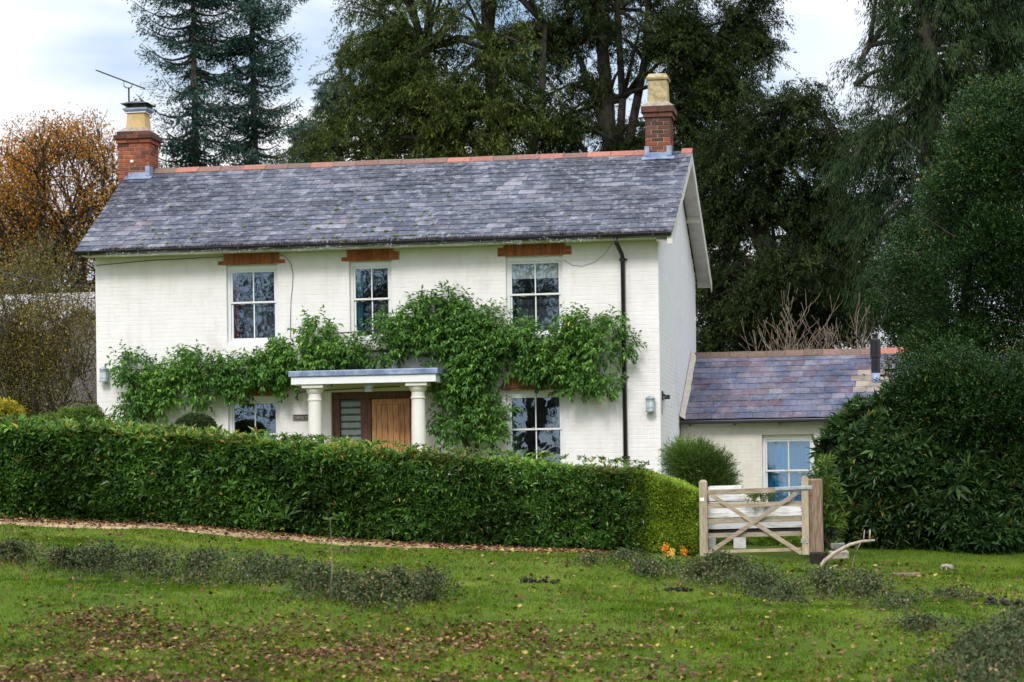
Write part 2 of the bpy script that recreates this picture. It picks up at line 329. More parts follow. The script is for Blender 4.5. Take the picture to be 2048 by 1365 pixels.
def glassmat(name, f=.16):
    m, n, b = newmat(name); n.nodes.remove(b); g = n.nodes.new('ShaderNodeBsdfGlossy'); g.inputs['Roughness'].default_value = .015; g.inputs['Color'].default_value = (.70, .86, 1, 1)  # gloss tinted blue, putting sky colour into the reflections
    t = n.nodes.new('ShaderNodeBsdfTransparent'); t.inputs['Color'].default_value = (.95, .98, .98, 1)
    x = n.nodes.new('ShaderNodeMixShader'); fr = n.nodes.new('ShaderNodeFresnel'); fr.inputs['IOR'].default_value = 1.5
    nz = noise(n, 2.2, 2); bp = n.nodes.new('ShaderNodeBump'); bp.inputs['Strength'].default_value = .10; bp.inputs['Distance'].default_value = .02
    n.links.new(nz.outputs['Fac'], bp.inputs['Height']); n.links.new(bp.outputs[0], g.inputs['Normal'])
    mm = n.nodes.new('ShaderNodeMath'); mm.operation = 'MAXIMUM'; mm.inputs[1].default_value = f
    n.links.new(fr.outputs[0], mm.inputs[0]); n.links.new(mm.outputs[0], x.inputs[0]); n.links.new(t.outputs[0], x.inputs[1]); n.links.new(g.outputs[0], x.inputs[2])
    n.links.new(x.outputs[0], n.nodes['Material Output'].inputs['Surface']); return m
M['glass'] = glassmat('window_glass', .18)
M['glass_clear'] = glassmat('porch_glass', .035)
# foliage
M['hedge'] = leafmat('laurel_leaf', [(0, (.008, .020, .004)), (.35, (.022, .050, .009)), (.7, (.045, .095, .015)), (.93, (.10, .17, .03)), (1, (.20, .12, .03))], .34, .2, .45, .62)
M['rhodo'] = leafmat('rhododendron_leaf', [(0, (.010, .024, .008)), (.5, (.024, .052, .014)), (.86, (.048, .095, .022)), (.97, (.09, .14, .03)), (1, (.22, .16, .02))], .32, .15)
M['privet'] = leafmat('golden_privet_leaf', [(0, (.05, .10, .010)), (.4, (.13, .20, .018)), (.85, (.24, .32, .03)), (1, (.40, .44, .07))], .45, .25)
M['vine'] = leafmat('wisteria_leaf', [(0, (.018, .045, .011)), (.5, (.042, .092, .018)), (.85, (.085, .155, .025)), (.975, (.15, .23, .035)), (1, (.50, .40, .03))], .42, .28)
M['yew'] = leafmat('yew_spray', [(0, (.010, .018, .005)), (.45, (.026, .040, .009)), (.75, (.055, .068, .013)), (1, (.11, .115, .020))], .6, .12, .2, .5)
M['yewdk'] = leafmat('dark_yew_spray', [(0, (.008, .014, .004)), (.5, (.018, .030, .008)), (.8, (.034, .050, .011)), (1, (.075, .085, .018))], .6, .12, .2, .5)
M['cypress'] = leafmat('weeping_cypress_spray', [(0, (.010, .022, .010)), (.5, (.022, .044, .017)), (.85, (.042, .068, .022)), (1, (.08, .10, .028))], .6, .12, .2, .4)
M['fir'] = leafmat('blue_fir_needles', [(0, (.010, .030, .026)), (.5, (.022, .055, .046)), (.85, (.045, .085, .065)), (1, (.09, .12, .07))], .6, .15, .2, .3)
M['pale'] = leafmat('pale_conifer_needles', [(0, (.05, .09, .085)), (.5, (.09, .14, .12)), (1, (.14, .17, .11))], .6, .2, .2)
M['holly'] = leafmat('holly_leaf', [(0, (.010, .028, .008)), (.5, (.024, .062, .014)), (.85, (.05, .11, .022)), (.98, (.11, .17, .035)), (1, (.28, .20, .02))], .28, .15)
M['beech'] = leafmat('copper_beech_leaf', [(0, (.13, .045, .010)), (.4, (.28, .115, .014)), (.8, (.42, .20, .020)), (1, (.48, .29, .03))], .6, .35, .2)
M['olive'] = leafmat('olive_autumn_leaf', [(0, (.045, .045, .016)), (.5, (.10, .09, .025)), (.8, (.16, .13, .03)), (1, (.40, .27, .03))], .6, .3, .2)
M['yellow'] = leafmat('golden_shrub_leaf', [(0, (.22, .20, .02)), (.6, (.42, .36, .03)), (1, (.55, .48, .06))], .5, .3)
M['lime'] = leafmat('fresh_green_leaf', [(0, (.06, .11, .02)), (.6, (.12, .20, .03)), (1, (.22, .30, .05))], .5, .3)
M['juniper'] = leafmat('juniper_needles', [(0, (.025, .055, .010)), (.5, (.055, .10, .018)), (1, (.14, .20, .035))], .55, .2)
M['box'] = leafmat('box_leaf', [(0, (.014, .028, .008)), (.6, (.03, .055, .014)), (1, (.09, .075, .03))], .5, .15)
M['scrub'] = leafmat('bramble_leaf', [(0, (.016, .022, .010)), (.45, (.036, .052, .018)), (.7, (.07, .088, .028)), (.86, (.12, .11, .045)), (1, (.22, .14, .07))], .5, .15)
M['grass'] = leafmat('grass_blade', [(0, (.026, .058, .004)), (.5, (.080, .155, .008)), (.85, (.18, .24, .012)), (1, (.32, .27, .05))], .7, .35, .12, .5)
M['litter'] = leafmat('fallen_leaf', [(0, (.035, .015, .010)), (.35, (.095, .040, .024)), (.65, (.20, .095, .048)), (.88, (.36, .23, .10)), (1, (.52, .36, .08))], .6, .15, .3, .2)
M['flower'] = leafmat('orange_petal', [(0, (.75, .22, .02)), (.6, (.85, .33, .03)), (1, (.80, .62, .16))], .5, .3)

# ground material
m, n, b = newmat('meadow_soil_and_grass')
t = noise(n, .8, 6, .6); t2 = noise(n, 22, 5, .7); r = ramp(n, [(.3, (.045, .078, .008)), (.5, (.080, .125, .012)), (.72, (.145, .17, .02))]); n.links.new(t.outputs['Fac'], r.inputs[0])
r2 = ramp(n, [(.52, (0, 0, 0)), (.66, (1, 1, 1))]); n.links.new(t2.outputs['Fac'], r2.inputs[0])
c = mixc(n, mixc(n, .40, (0, 0, 0), r2.outputs[0]), r.outputs[0], (.085, .06, .025))
b.inputs['Specular IOR Level'].default_value = .1
n.links.new(c, b.inputs['Base Color']); b.inputs['Roughness'].default_value = .9; bump(n, b, t2.outputs['Fac'], .8, .03)
M['ground'] = m
M['path'] = simple('sandy_track', (.22, .13, .07), (.50, .36, .19), 5, .95, .8, dist=.02, lo=.4, hi=.62)

# ------------------------------------------------------------------ ground
xs = np.concatenate([[-900, -500, -250, -120, -70], np.arange(-40, -13, 1.5), np.arange(-13, 10, .16), np.arange(10, 40, 1.5), [70, 120, 250, 500, 900]])
ys = np.concatenate([[-900, -300, -120, -70], np.arange(-45, -23, 1.0), np.arange(-23, -3, .16), np.arange(-3, 20, .8), np.arange(20, 60, 4), [80, 110, 150, 250, 400, 900]])
X, Y = np.meshgrid(xs, ys); Z = gz(X, Y); nx = len(xs); ny = len(ys)
i, j = np.meshgrid(np.arange(nx-1), np.arange(ny-1)); a = (j*nx+i).ravel()
g = npmesh('ground', np.stack([X, Y, Z], -1).reshape(-1, 3), np.stack([a, a+1, a+nx+1, a+nx], 1), M['ground'], smooth=True); g['kind'] = 'structure'
# sandy track along the foot of the hedge, laid 1 cm over the ground sheet
px = np.linspace(-16, -.2, 110); rows = 7; V = []
for k, x in enumerate(px):
    w = np.interp(x, [-16, -6, -2.5, -.2], [.42, .40, .30, .05])+.05*math.sin(x*3.1)
    for r_ in range(rows):
        y = -6.72-.12*math.sin(x*1.3)-w*2*r_/(rows-1); V.append((x, y, float(gz(x, y))+.018-(.022 if r_ in (0, rows-1) else 0)))
Q = [(k*rows+r_, (k+1)*rows+r_, (k+1)*rows+r_+1, k*rows+r_+1) for k in range(len(px)-1) for r_ in range(rows-1)]
o = npmesh('path', np.array(V), np.array(Q), M['path'], smooth=True); o['kind'] = 'structure'

# ================================================================== THE HOUSE
XL, XR, DEP = -9.996, 0.0, 7.25
EY, EZ, RY, RZ = -.45, 5.0, 3.63, 6.96
house = empty('house', (-5, 3.6, .3)); tag(house, 'white painted brick cottage of two storeys with grey slate roof and columned porch', 'house')
HO = Vector((-5, 3.6, .3))
def hp(o, parent=None):      # parent a world-space mesh under an empty without moving it
    return o
def under(o, par):
    o.parent = par; o.matrix_parent_inverse = Matrix.Translation(-Vector(par.location)); return o      # every location here is a world one
def part(par, mb, name, mat, **k):
    return under(mb.build(name, mat, None, **k), par)
def sub(par, name): return under(empty(name), par)
GH = .0
# openings on the front: x0,x1,z0,z1
OP = [(-7.602, -6.675, 3.33, 4.735), (-5.392, -4.638, 3.33, 4.735), (-2.632, -1.640, 3.33, 4.735),
      (-7.602, -6.675, .95, 2.43), (-2.665, -1.655, .95, 2.43), (-5.75, -4.29, .05, 2.47)]
def wall_cells(x0, x1, z0, z1, ops, y0, y1, mb):
    xx = sorted({x0, x1, *[a for o in ops for a in o[:2]]}); zz = sorted({z0, z1, *[a for o in ops for a in o[2:]]})
    xx = [a for a in xx if x0 <= a <= x1]; zz = [a for a in zz if z0 <= a <= z1]
    for i in range(len(xx)-1):
        run = None
        for k in range(len(zz)-1):
            cx, cz = (xx[i]+xx[i+1])/2, (zz[k]+zz[k+1])/2
            hole = any(o[0] < cx < o[1] and o[2] < cz < o[3] for o in ops)
            if not hole and run is None: run = zz[k]
            if hole and run is not None: mb.box((xx[i], y0, run), (xx[i+1], y1, zz[k])); run = None
        if run is not None: mb.box((xx[i], y0, run), (xx[i+1], y1, zz[-1]))
mb = MB(); wall_cells(XL, XR, -.2, 4.96, OP, 0, .3, mb); part(house, mb, 'wall', M['paint'])
for x0, x1 in ((XL, XL+.3), (XR-.3, XR)):   # gable walls as pentagons
        mb = MB(); pr = [(.3, -.2), (DEP, -.2), (DEP, 4.96), (RY, 6.80), (.3, 5.24)]
        n0 = 5; vs = [(x0, y, z) for y, z in pr]+[(x1, y, z) for y, z in pr]
        mb.add(vs, [(0, 1, 2, 3, 4), (9, 8, 7, 6, 5)]+[(i, i+5, (i+1) % 5+5, (i+1) % 5) for i in range(5)])
        if x1 < 0: part(house, mb, 'gable_wall', M['paint_skylit'])
mb.add([(x, y, z) for x in (XR-.3, XR) for y, z in ((0, 4.961), (.3, 4.961), (.3, 5.24), (0, 5.10))], [(0, 1, 2, 3), (7, 6, 5, 4), (0, 4, 5, 1), (1, 5, 6, 2), (2, 6, 7, 3), (3, 7, 4, 0)])
part(house, mb, 'gable_wall', M['paint_skylit'])
mb = MB().box((XL+.3, DEP-.3, -.2), (XR-.3, DEP, 4.9)); part(house, mb, 'rear_wall', M['paint_skylit'])
mb = MB().box((XL+.3, .3, 2.68), (XR-.3, DEP-.3, 2.9)); mb.box((XL+.3, .3, 4.85), (XR-.3, DEP-.3, 4.92)); mb.box((XL+.3, 2.6, .05), (XR-.3, 2.7, 2.66)); mb.box((XL+.3, 2.6, 2.92), (XR-.3, 2.7, 4.83)); part(house, mb, 'interior_floor', M['dark'])
# painted brickwork relief
def brickwork(name, mat, par, u0, u1, z0, z1, holes, place, top=None, seed=1, bw=.225, ch=.075):
    r = np.random.default_rng(seed); V = []; Q = []; rnd = []
    nr = int((z1-z0)/ch)
    for k in range(nr):
        za, zb = z0+k*ch+.004, z0+(k+1)*ch-.004
        off = (k % 2)*bw/2-r.random()*.02; u = u0-off
        while u < u1:
            w = bw if r.random() > .3 else bw/2
            a, b_ = max(u, u0)+.0035, min(u+w, u1)-.0035; u += w
            if b_-a < .03: continue
            if any(a < h[1] and b_ > h[0] and za < h[3]-.01 and zb > h[2]+.01 for h in holes):
                segs = [(a, b_)]
                for h in holes:
                    if not (za < h[3]-.01 and zb > h[2]+.01): continue
                    ns = []
                    for s0, s1 in segs:
                        if s1 <= h[0] or s0 >= h[1]: ns.append((s0, s1)); continue
                        if s0 < h[0]: ns.append((s0, h[0]))
                        if s1 > h[1]: ns.append((h[1], s1))
                    segs = ns
            else: segs = [(a, b_)]
            for s0, s1 in segs:
                if s1-s0 < .02: continue
                if top and (zb > top((s0+s1)/2)-.02): continue
                d = .0018+r.random()*.0016; e = .004; jz = r.normal()*.0012; n0 = len(V)
                jt = [r.normal()*.0004 for _ in range(4)]
                for (uu, zz) in ((s0, za+jz), (s1, za+jz), (s1, zb+jz), (s0, zb+jz)): V.append(place(uu, zz, -.001))
                for q, (uu, zz) in enumerate(((s0+e, za+e+jz), (s1-e, za+e+jz), (s1-e, zb-e+jz), (s0+e, zb-e+jz))): V.append(place(uu, zz, d+jt[q]))
                Q += [(n0+4, n0+5, n0+6, n0+7)]+[(n0+i, n0+(i+1) % 4, n0+4+(i+1) % 4, n0+4+i) for i in range(4)]
    o = npmesh(name, np.array(V), np.array(Q), mat); under(o, par); o['kind'] = 'stuff'; return o
holes = list(OP)+[(-7.72, -6.56, 4.735, 4.96), (-5.47, -4.56, 4.735, 4.96), (-2.85, -1.45, 4.735, 4.96)]
holes = [(a-.002, b+.002, c-.001, d+.001) for a, b, c, d in holes]
brickwork('painted_brickwork', M['paint'], house, XL, XR, .05, 4.955, holes, lambda u, z, d: (u, -d, z), seed=3)
brickwork('painted_brickwork', M['paint_skylit'], house, 0, DEP, .05, 6.8, [], lambda u, z, d: (XR+d, u, z),
          top=lambda y: 5.1+.48*y if y < RY else 6.80-.48*(y-RY)-.03, seed=5)
# brick lintels
def unit_box(name, mat, sx, sy, sz, e=.004):
    mb = MB(); x, y, z = sx/2, sy/2, sz/2
    mb.add([(-x, y, -z), (x, y, -z), (x, y, z), (-x, y, z), (-x, -y+e, -z), (x, -y+e, -z), (x, -y+e, z), (-x, -y+e, z), (-x+e, -y, -z+e), (x-e, -y, -z+e), (x-e, -y, z-e), (-x+e, -y, z-e)],
           [(0, 1, 2, 3)[::-1], (0, 1, 5, 4), (1, 2, 6, 5), (2, 3, 7, 6), (3, 0, 4, 7), (8, 9, 10, 11), (4, 5, 9, 8), (5, 6, 10, 9), (6, 7, 11, 10), (7, 4, 8, 11)])
    me = bpy.data.meshes.new(name); me.from_pydata(mb.v, [], mb.f); me.materials.append(mat); return me
def inst(name, me, par, loc, rot=(0, 0, 0), scale=(1, 1, 1)):
    o = bpy.data.objects.new(name, me); COL.objects.link(o); o.location = loc; o.rotation_euler = rot; o.scale = scale; under(o, par); return o
sold = unit_box('brick', M['brick_orange'], .068, .10, .20); hdr = unit_box('brick', M['brick_orange'], .105, .10, .066)
def lintel(x0, x1, z0, ext=(1, 1), h=.215):
    e = sub(house, 'lintel'); part(e, MB().box((x0-.02 if ext[0] else x0, -.006, z0+.002), (x1+.02 if ext[1] else x1, .05, z0+h)), 'mortar_bed', M['mortar'])
    n = int(round((x1-x0)/.0765))
    for k in range(n):
        inst('brick', sold, e, (x0+(k+.5)*(x1-x0)/n, .035-random.random()*.003, z0+h/2+.002), (random.gauss(0, .004), random.gauss(0, .008), 0), (1, 1, h/.20))
    for s, nn in ((-1, ext[0]), (1, ext[1])):
        for q in range(nn):
            xx = (x0-.055 if s < 0 else x1+.055); inst('brick', hdr, e, (xx, .035, z0+.042+q*.076), (0, 0, 0))
            if nn > 1: part(e, MB().box((xx-.062, -.004, z0+q*.076+.004), (xx+.062, .03, z0+q*.076+.08)), 'mortar_bed', M['mortar'])
lintel(-7.64, -6.645, 4.735, (1, 1)); lintel(-5.42, -4.61, 4.735, (1, 2)); lintel(-2.66, -1.60, 4.735, (2, 2))
lintel(-7.64, -6.645, 2.43, (1, 1)); lintel(-2.70, -1.62, 2.43, (1, 1))
# sash windows
def wavy(x0, x1, z0, z1, y, amp, waves, n=24):
    mb = MB(); vs = []
    for k in range(n+1):
        x = x0+(x1-x0)*k/n; yy = y+amp*math.sin(k/n*waves*6.283)
        vs += [(x, yy, z0), (x, yy, z1)]
    return mb.add(vs, [(2*k, 2*k+2, 2*k+3, 2*k+1) for k in range(n)])
def window(par, x0, x1, z0, z1, y, zr, gl=None, lab=None, extra=None, glass='glass', wall_frame=True):
    w = sub(par, 'window')
    if lab: w['label'] = lab
    f = .055; ft = .09; fb = .075
    mb = MB(); mb.box((x0, y-.025, z0+fb), (x0+f, y+.06, z1-ft)); mb.box((x1-f, y-.025, z0+fb), (x1, y+.06, z1-ft)); mb.box((x0, y-.025, z1-ft), (x1, y+.06, z1)); mb.box((x0, y-.025, z0), (x1, y+.06, z0+fb))
    part(w, mb, 'frame', M['white'], bevel=.004)
    part(w, MB().box((x0-.0, y-.09, z0-.012), (x1+.0, y-.0255, z0+.045)), 'sill', M['white'], bevel=.005)
    xi0, xi1 = x0+f+.002, x1-f-.002; s = .032; xm = (xi0+xi1)/2
    for nm, a, b_, yy, bt in (('upper_sash', zr+.0, z1-ft-.002, y+.005, .022), ('lower_sash', z0+fb+.002, zr+.022, y+.032, .05)):
        mb = MB(); mb.box((xi0, yy-.02, a), (xi0+s, yy+.02, b_)); mb.box((xi1-s, yy-.02, a), (xi1, yy+.02, b_))
        mb.box((xi0+s, yy-.02, b_-(.035 if nm == 'upper_sash' else .024)), (xi1-s, yy+.02, b_)); mb.box((xi0+s, yy-.02, a), (xi1-s, yy+.02, a+(.032 if nm == 'upper_sash' else .05)))
        lo, hi = a+(.032 if nm == 'upper_sash' else .05), b_-(.035 if nm == 'upper_sash' else .024)
        mb.box((xm-.011, yy-.014, lo), (xm+.011, yy+.014, hi)); part(w, mb, 'sash', M['white'], bevel=.003)
        for p0, p1 in ((xi0+s, xm-.011), (xm+.011, xi1-s)):
            part(w, MB().box((p0-.004, yy-.003, lo-.004), (p1+.004, yy+.003, hi+.004)), 'pane', M[glass])
        if nm == 'lower_sash':
            for hx in (xm-(xm-xi0)*.5, xm+(xm-xi0)*.5):
                part(w, MB().tube([(hx-.045, yy-.028, hi+.004), (hx-.03, yy-.036, hi-.014), (hx, yy-.038, hi-.02), (hx+.03, yy-.036, hi-.014), (hx+.045, yy-.028, hi+.004)], .004, 6), 'lift_handle', M['brass'])
    part(w, MB().box((xm-.055, y-.03, zr+.03), (xm-.03, y-.0, zr+.05)), 'sash_lock', M['brass'])
    return w
WY = .10
w1 = window(house, -7.602, -6.675, 3.33, 4.735, WY, 4.065, lab='upper sash window with rose curtain edge')
part(w1, wavy(-7.54, -7.44, 3.4, 4.66, WY+.12, .015, 2, 12), 'curtain', M['pink']); part(w1, wavy(-7.38, -6.78, 3.4, 4.02, WY+.22, .02, 7, 60), 'curtain', M['net'])
w2 = window(house, -5.392, -4.638, 3.33, 4.735, WY, 4.065, lab='narrow middle window with teal curtain')
part(w2, wavy(-5.34, -5.20, 3.4, 4.66, WY+.10, .015, 3, 18), 'curtain', M['teal']); part(w2, wavy(-5.12, -4.7, 3.4, 4.02, WY+.25, .02, 5, 50), 'curtain', M['net'])
w3 = window(house, -2.632, -1.640, 3.33, 4.735, WY, 4.065, lab='upper window with cream roller blind')
part(w3, MB().box((-2.57, WY+.062, 4.36), (-1.70, WY+.070, 4.66)), 'blind', M['blind']); part(w3, wavy(-2.5, -1.75, 3.4, 4.02, WY+.25, .02, 8, 60), 'curtain', M['net'])
w4 = window(house, -7.602, -6.675, .95, 2.43, WY, 1.745)
w5 = window(house, -2.665, -1.655, .95, 2.43, WY, 1.745)
part(w5, wavy(-1.84, -1.72, 1.0, 2.35, WY+.12, .012, 3, 18), 'curtain', M['net'])

# door set
DY = .12; DT = 2.47
d = sub(house, 'door_frame_set')
mb = MB()
mb.box((-5.75, DY-.04, .3), (-5.62, DY+.06, DT-.12)); mb.box((-5.24, DY-.04, .3), (-5.06, DY+.06, DT-.12)); mb.box((-4.36, DY-.04, .3), (-4.29, DY+.06, DT-.12)); mb.box((-5.75, DY-.05, DT-.12), (-4.29, DY+.06, DT))
mb.box((-5.62, DY-.03, .3), (-5.24, DY+.05, .55))
part(d, mb, 'frame', M['doorframe'], bevel=.006)
part(d, MB().box((-5.62, DY+.0, .55), (-5.24, DY+.008, DT-.12)), 'pane', M['glass_clear'])
bl = sub(house, 'window_blind')
z = .5
while z < DT-.13:
    part(bl, MB().box((-5.61, DY+.05, z), (-5.25, DY+.054, min(z+.085, DT-.13))), 'slat', M['blind'])
    z += .085
    if z < DT-.13: part(bl, MB().box((-5.61, DY+.05, z+.001), (-5.25, DY+.054, min(z+.037, DT-.13))), 'slat', M['blinddk'])
    z += .038
door = sub(house, 'door')
part(door, MB().box((-5.055, DY+.012, .35), (-4.365, DY+.05, DT-.125)), 'backing', M['doorframe'])
mb = MB().box((-5.05, DY-.018, .35), (-4.975, DY+.012, DT-.13)); mb.box((-4.975, DY-.018, DT-.225), (-4.37, DY+.012, DT-.13)); part(door, mb, 'stile', M['door'], bevel=.004)
for k in range(6):
    a = -4.972+k*.1005; part(door, MB().box((a+.003, DY-.012, .35), (a+.0975, DY+.012, DT-.228)), 'plank', M['door'], bevel=.004)
mb = MB().box((-5.035, DY-.026, 1.62), (-4.995, DY-.0185, 1.78)); mb.tube([(-5.015, DY-.026, 1.70), (-5.015, DY-.05, 1.70)], .012, 10); part(door, mb, 'handle', M['brass'])
# porch
porch = sub(house, 'porch'); PY = -1.0
def px_(u, v, y): p = at(u, v, y); return p
pl, pr = -6.22, -3.67
mb = MB().box((pl-.02, PY-.03, 2.690), (pr+.02, -.002, 2.79)); part(porch, mb, 'lead_roof', M['lead'], bevel=.01)
mb = MB().box((pl+.02, PY, 2.56), (pr-.02, PY+.05, 2.687)); mb.box((pl+.02, PY+.05, 2.56), (pl+.07, -.002, 2.687)); mb.box((pr-.07, PY+.05, 2.56), (pr-.02, -.002, 2.687)); part(porch, mb, 'fascia', M['white'], bevel=.004)
part(porch, MB().box((pl+.07, PY+.05, 2.60), (pr-.07, -.002, 2.686)), 'soffit', M['offwhite'])
for cx in (-5.84, -4.04):
    gzv = .25; H = 2.56-gzv
    prof = [(.17, 0), (.17, .08), (.15, .10), (.155, .14), (.128, .18), (.126, .8), (.122, 1.5), (.114, H-.30), (.113, H-.28), (.128, H-.27), (.128, H-.245), (.113, H-.235), (.113, H-.16), (.125, H-.15), (.150, H-.10), (.158, H-.07), (.158, H-.06)]
    mbc = MB().lathe((cx, PY+.22, gzv), prof, 32); c_ = part(porch, mbc, 'column', M['column'], smooth=True)
    mdf = c_.modifiers.new('split', 'EDGE_SPLIT'); mdf.split_angle = math.radians(40)
    part(porch, MB().box((cx-.185, PY+.22-.185, 2.50), (cx+.185, PY+.22+.185, 2.559)), 'capital_block', M['column'], bevel=.004)
part(porch, MB().box((-6.3, -1.2, -.1), (-3.6, -.002, .25)), 'step', M['stone'])
# eaves: fascia, soffit, gutter
part(house, MB().box((-10.12, -.40, 4.935), (.20, -.375, 4.985)), 'fascia', M['offwhite'])
part(house, MB().box((-10.12, -.374, 4.938), (.20, -.012, 4.946)), 'soffit', M['offwhite'])
gut = sub(house, 'gutter'); mb = MB(); n_ = 10; prof = [(math.cos(math.pi*k/n_)*.057, -math.sin(math.pi*k/n_)*.057) for k in range(n_+1)]
vs = [(x, -.462+a, 5.005+b_) for x in (-10.2, .27) for a, b_ in prof]; mb.add(vs, [(k, k+1, n_+2+k, n_+1+k) for k in range(n_)]+[tuple(range(n_+1)), tuple(range(n_+1, 2*n_+2))[::-1]]); 
mb.tube([(-10.2, -.52, 5.005), (.27, -.52, 5.005)], .006, 6)
part(gut, mb, 'trough', M['black'])
for k in range(12): part(gut, MB().box((-9.95+k*.9, -.525, 4.94), (-9.92+k*.9, -.40, 5.012)), 'bracket', M['black'])
# leaf guard bristles lying in the gutter
n_ = 9000; bx = rng.uniform(-9.75, .22, n_); P = np.stack([bx, -.47+rng.normal(size=n_)*.02, np.full(n_, 5.01)], 1); D = rng.normal(size=(n_, 3))*np.array([.5, .6, .4])+np.array([0, 0, .9])
o = leaf_mesh('gutter_brush', P, D, .035+.045*rng.random(n_)**2*np.clip(snoise(bx, bx, 5)+1.1, .3, 2), .006, rng.random(n_), M['brush']); under(o, gut); o['kind'] = 'stuff'
# downpipe
dx = (-.60); mb = MB().tube([(-.66, -.46, 4.95), (-.66, -.46, 4.86), (-.61, -.10, 4.70), (-.60, -.06, 4.62), (-.60, -.06, .2)], .038, 12); dp = sub(house, 'downpipe'); part(dp, mb, 'pipe', M['black'], smooth=True)
for z in (4.62, 2.62, 1.25): part(dp, MB().tube([(-.60, -.06, z-.02), (-.60, -.06, z+.02)], .050, 12).box((-.67, -.02, z-.015), (-.53, -.001, z+.015)), 'bracket', M['black'])
# roof
SL = math.hypot(RY-EY, RZ-EZ); su = np.array([0, (RY-EY)/SL, (RZ-EZ)/SL]); sn = np.array([0, -su[2], su[1]]); ANG = math.atan2(su[2], su[1])
def roofpt(x, s, h): return np.array([x, EY, EZ])+su*s+sn*h
def xleft(s): return -10.22-.36*s/SL
XRV = .303
mb = MB(); t = -.03
a = [roofpt(xleft(0)+.02, 0, t), roofpt(XRV-.02, 0, t), roofpt(XRV-.02, SL, t), roofpt(xleft(SL)+.02, SL, t)]
rear = [(XRV-.02, 2*RY-EY, EZ+t), (xleft(0)+.02, 2*RY-EY, EZ+t)]
mb.add(a+rear+[tuple(np.array(q)+np.array([0, 0, -.022])) for q in a+rear], [(0, 1, 2, 3), (3, 2, 4, 5), (6, 9, 8, 7), (9, 11, 10, 8), (0, 6, 7, 1), (1, 7, 8, 2), (2, 8, 10, 4), (5, 11, 9, 3), (3, 9, 6, 0), (4, 10, 11, 5)])
part(house, mb, 'roof_deck', M['grime'])
EXPO = SL/17.6; rows = 18
sb = MB().box((-.5, 0, 0), (.5, .46, .0075)); 
sme = bpy.data.meshes.new('slate'); sme.from_pydata(sb.v, [], sb.f); sme.materials.append(M['slate'])
roof = sub(house, 'roof_slope'); cntS = 0; JV = []; JQ = []; JR = []
def slate_rows(par, mesh, joined_mat, nrows, expo, wd, x0f, x1f, org, uu, nn, ang, lim, maxlen, length=.46, jit=.003, top=None, special=None):
    global JV, JQ, JR
    JV = []; JQ = []; JR = []; cnt = 0
    for r_ in range(nrows):
        s = r_*expo-.02; ln = min(length, maxlen-s)
        if ln < .05: continue
        x0, x1 = x0f(s), x1f(s); x = x0-(.5*wd if r_ % 2 else 0)-random.random()*.04*(1 if r_ % 2 else 0)
        while x < x1-.02:
            w_ = wd*random.uniform(.94, 1.06); a_, b_ = max(x, x0), min(x+w_, x1); x += w_
            if b_-a_ < .04: continue
            sj = random.gauss(0, .004); h0 = .022+random.random()*jit; tilt = -(.0145)/length
            c_ = (a_+b_)/2; yaw = random.gauss(0, .004)
            P0 = np.array(org)+np.array([c_, 0, 0])+uu*(s+sj)+nn*h0
            if cnt < lim:
                mesh_ = mesh
                if special and special(c_, r_): mesh_ = special(c_, r_)
                o = inst('slate', mesh_, par, P0, (ang+tilt, random.gauss(0, .002), yaw), (b_-a_-.008, ln/.46, 1)); cnt += 1
            else:
                q = uu*math.cos(tilt)+nn*math.sin(tilt); n2 = nn*math.cos(tilt)-uu*math.sin(tilt); hw = (b_-a_-.008)/2; rx = np.array([1, yaw, 0])
                k = len(JV); JV += [P0-rx*hw, P0+rx*hw, P0+rx*hw+q*ln, P0-rx*hw+q*ln]+[v+n2*.0075 for v in (P0-rx*hw, P0+rx*hw, P0+rx*hw+q*ln, P0-rx*hw+q*ln)]
                JQ += [(k, k+3, k+2, k+1), (k+4, k+5, k+6, k+7), (k, k+1, k+5, k+4), (k+1, k+2, k+6, k+5), (k+2, k+3, k+7, k+6), (k+3, k, k+4, k+7)]; JR += [random.random()]*8
    if JV:
        o = npmesh('upper_slates', np.array(JV), np.array(JQ), joined_mat, None, JR); under(o, par); o['kind'] = 'stuff'
slate_rows(roof, sme, M['slate_j'], rows, EXPO, .33, xleft, lambda s: XRV, (0, EY, EZ), su, sn, ANG, 300, SL-.02)
mb = MB().add([(XRV, RY, RZ+.0), (xleft(SL), RY, RZ+.0), (xleft(0), 2*RY-EY, EZ+.0), (XRV, 2*RY-EY, EZ+.0)], [(0, 1, 2, 3)]); part(house, mb, 'rear_slates', M['slate_j'])
# moss tufts
MV = MB()
for _ in range(120):
    x = random.uniform(-9.2, -1.5); s = random.betavariate(1.3, 3.0)*3.4
    if math.sin(x*1.3+2)+random.random()*1.2 < .2: continue
    rr_ = int(s/EXPO); c0 = roofpt(x, rr_*EXPO-.015, .036); r0 = random.uniform(.010, .030)
    if x > -3 and random.random() < .7: continue
    for q in range(3):
        cc = c0+np.array([random.gauss(0, .012), 0, 0])+su*random.gauss(0, .02); MV.lathe(cc, [(r0*.9, -.012), (r0, 0), (r0*.6, r0*.6), (.001, r0*.8)], 6)
o = part(roof, MV, 'moss', M['moss'], smooth=True); o['kind'] = 'stuff'
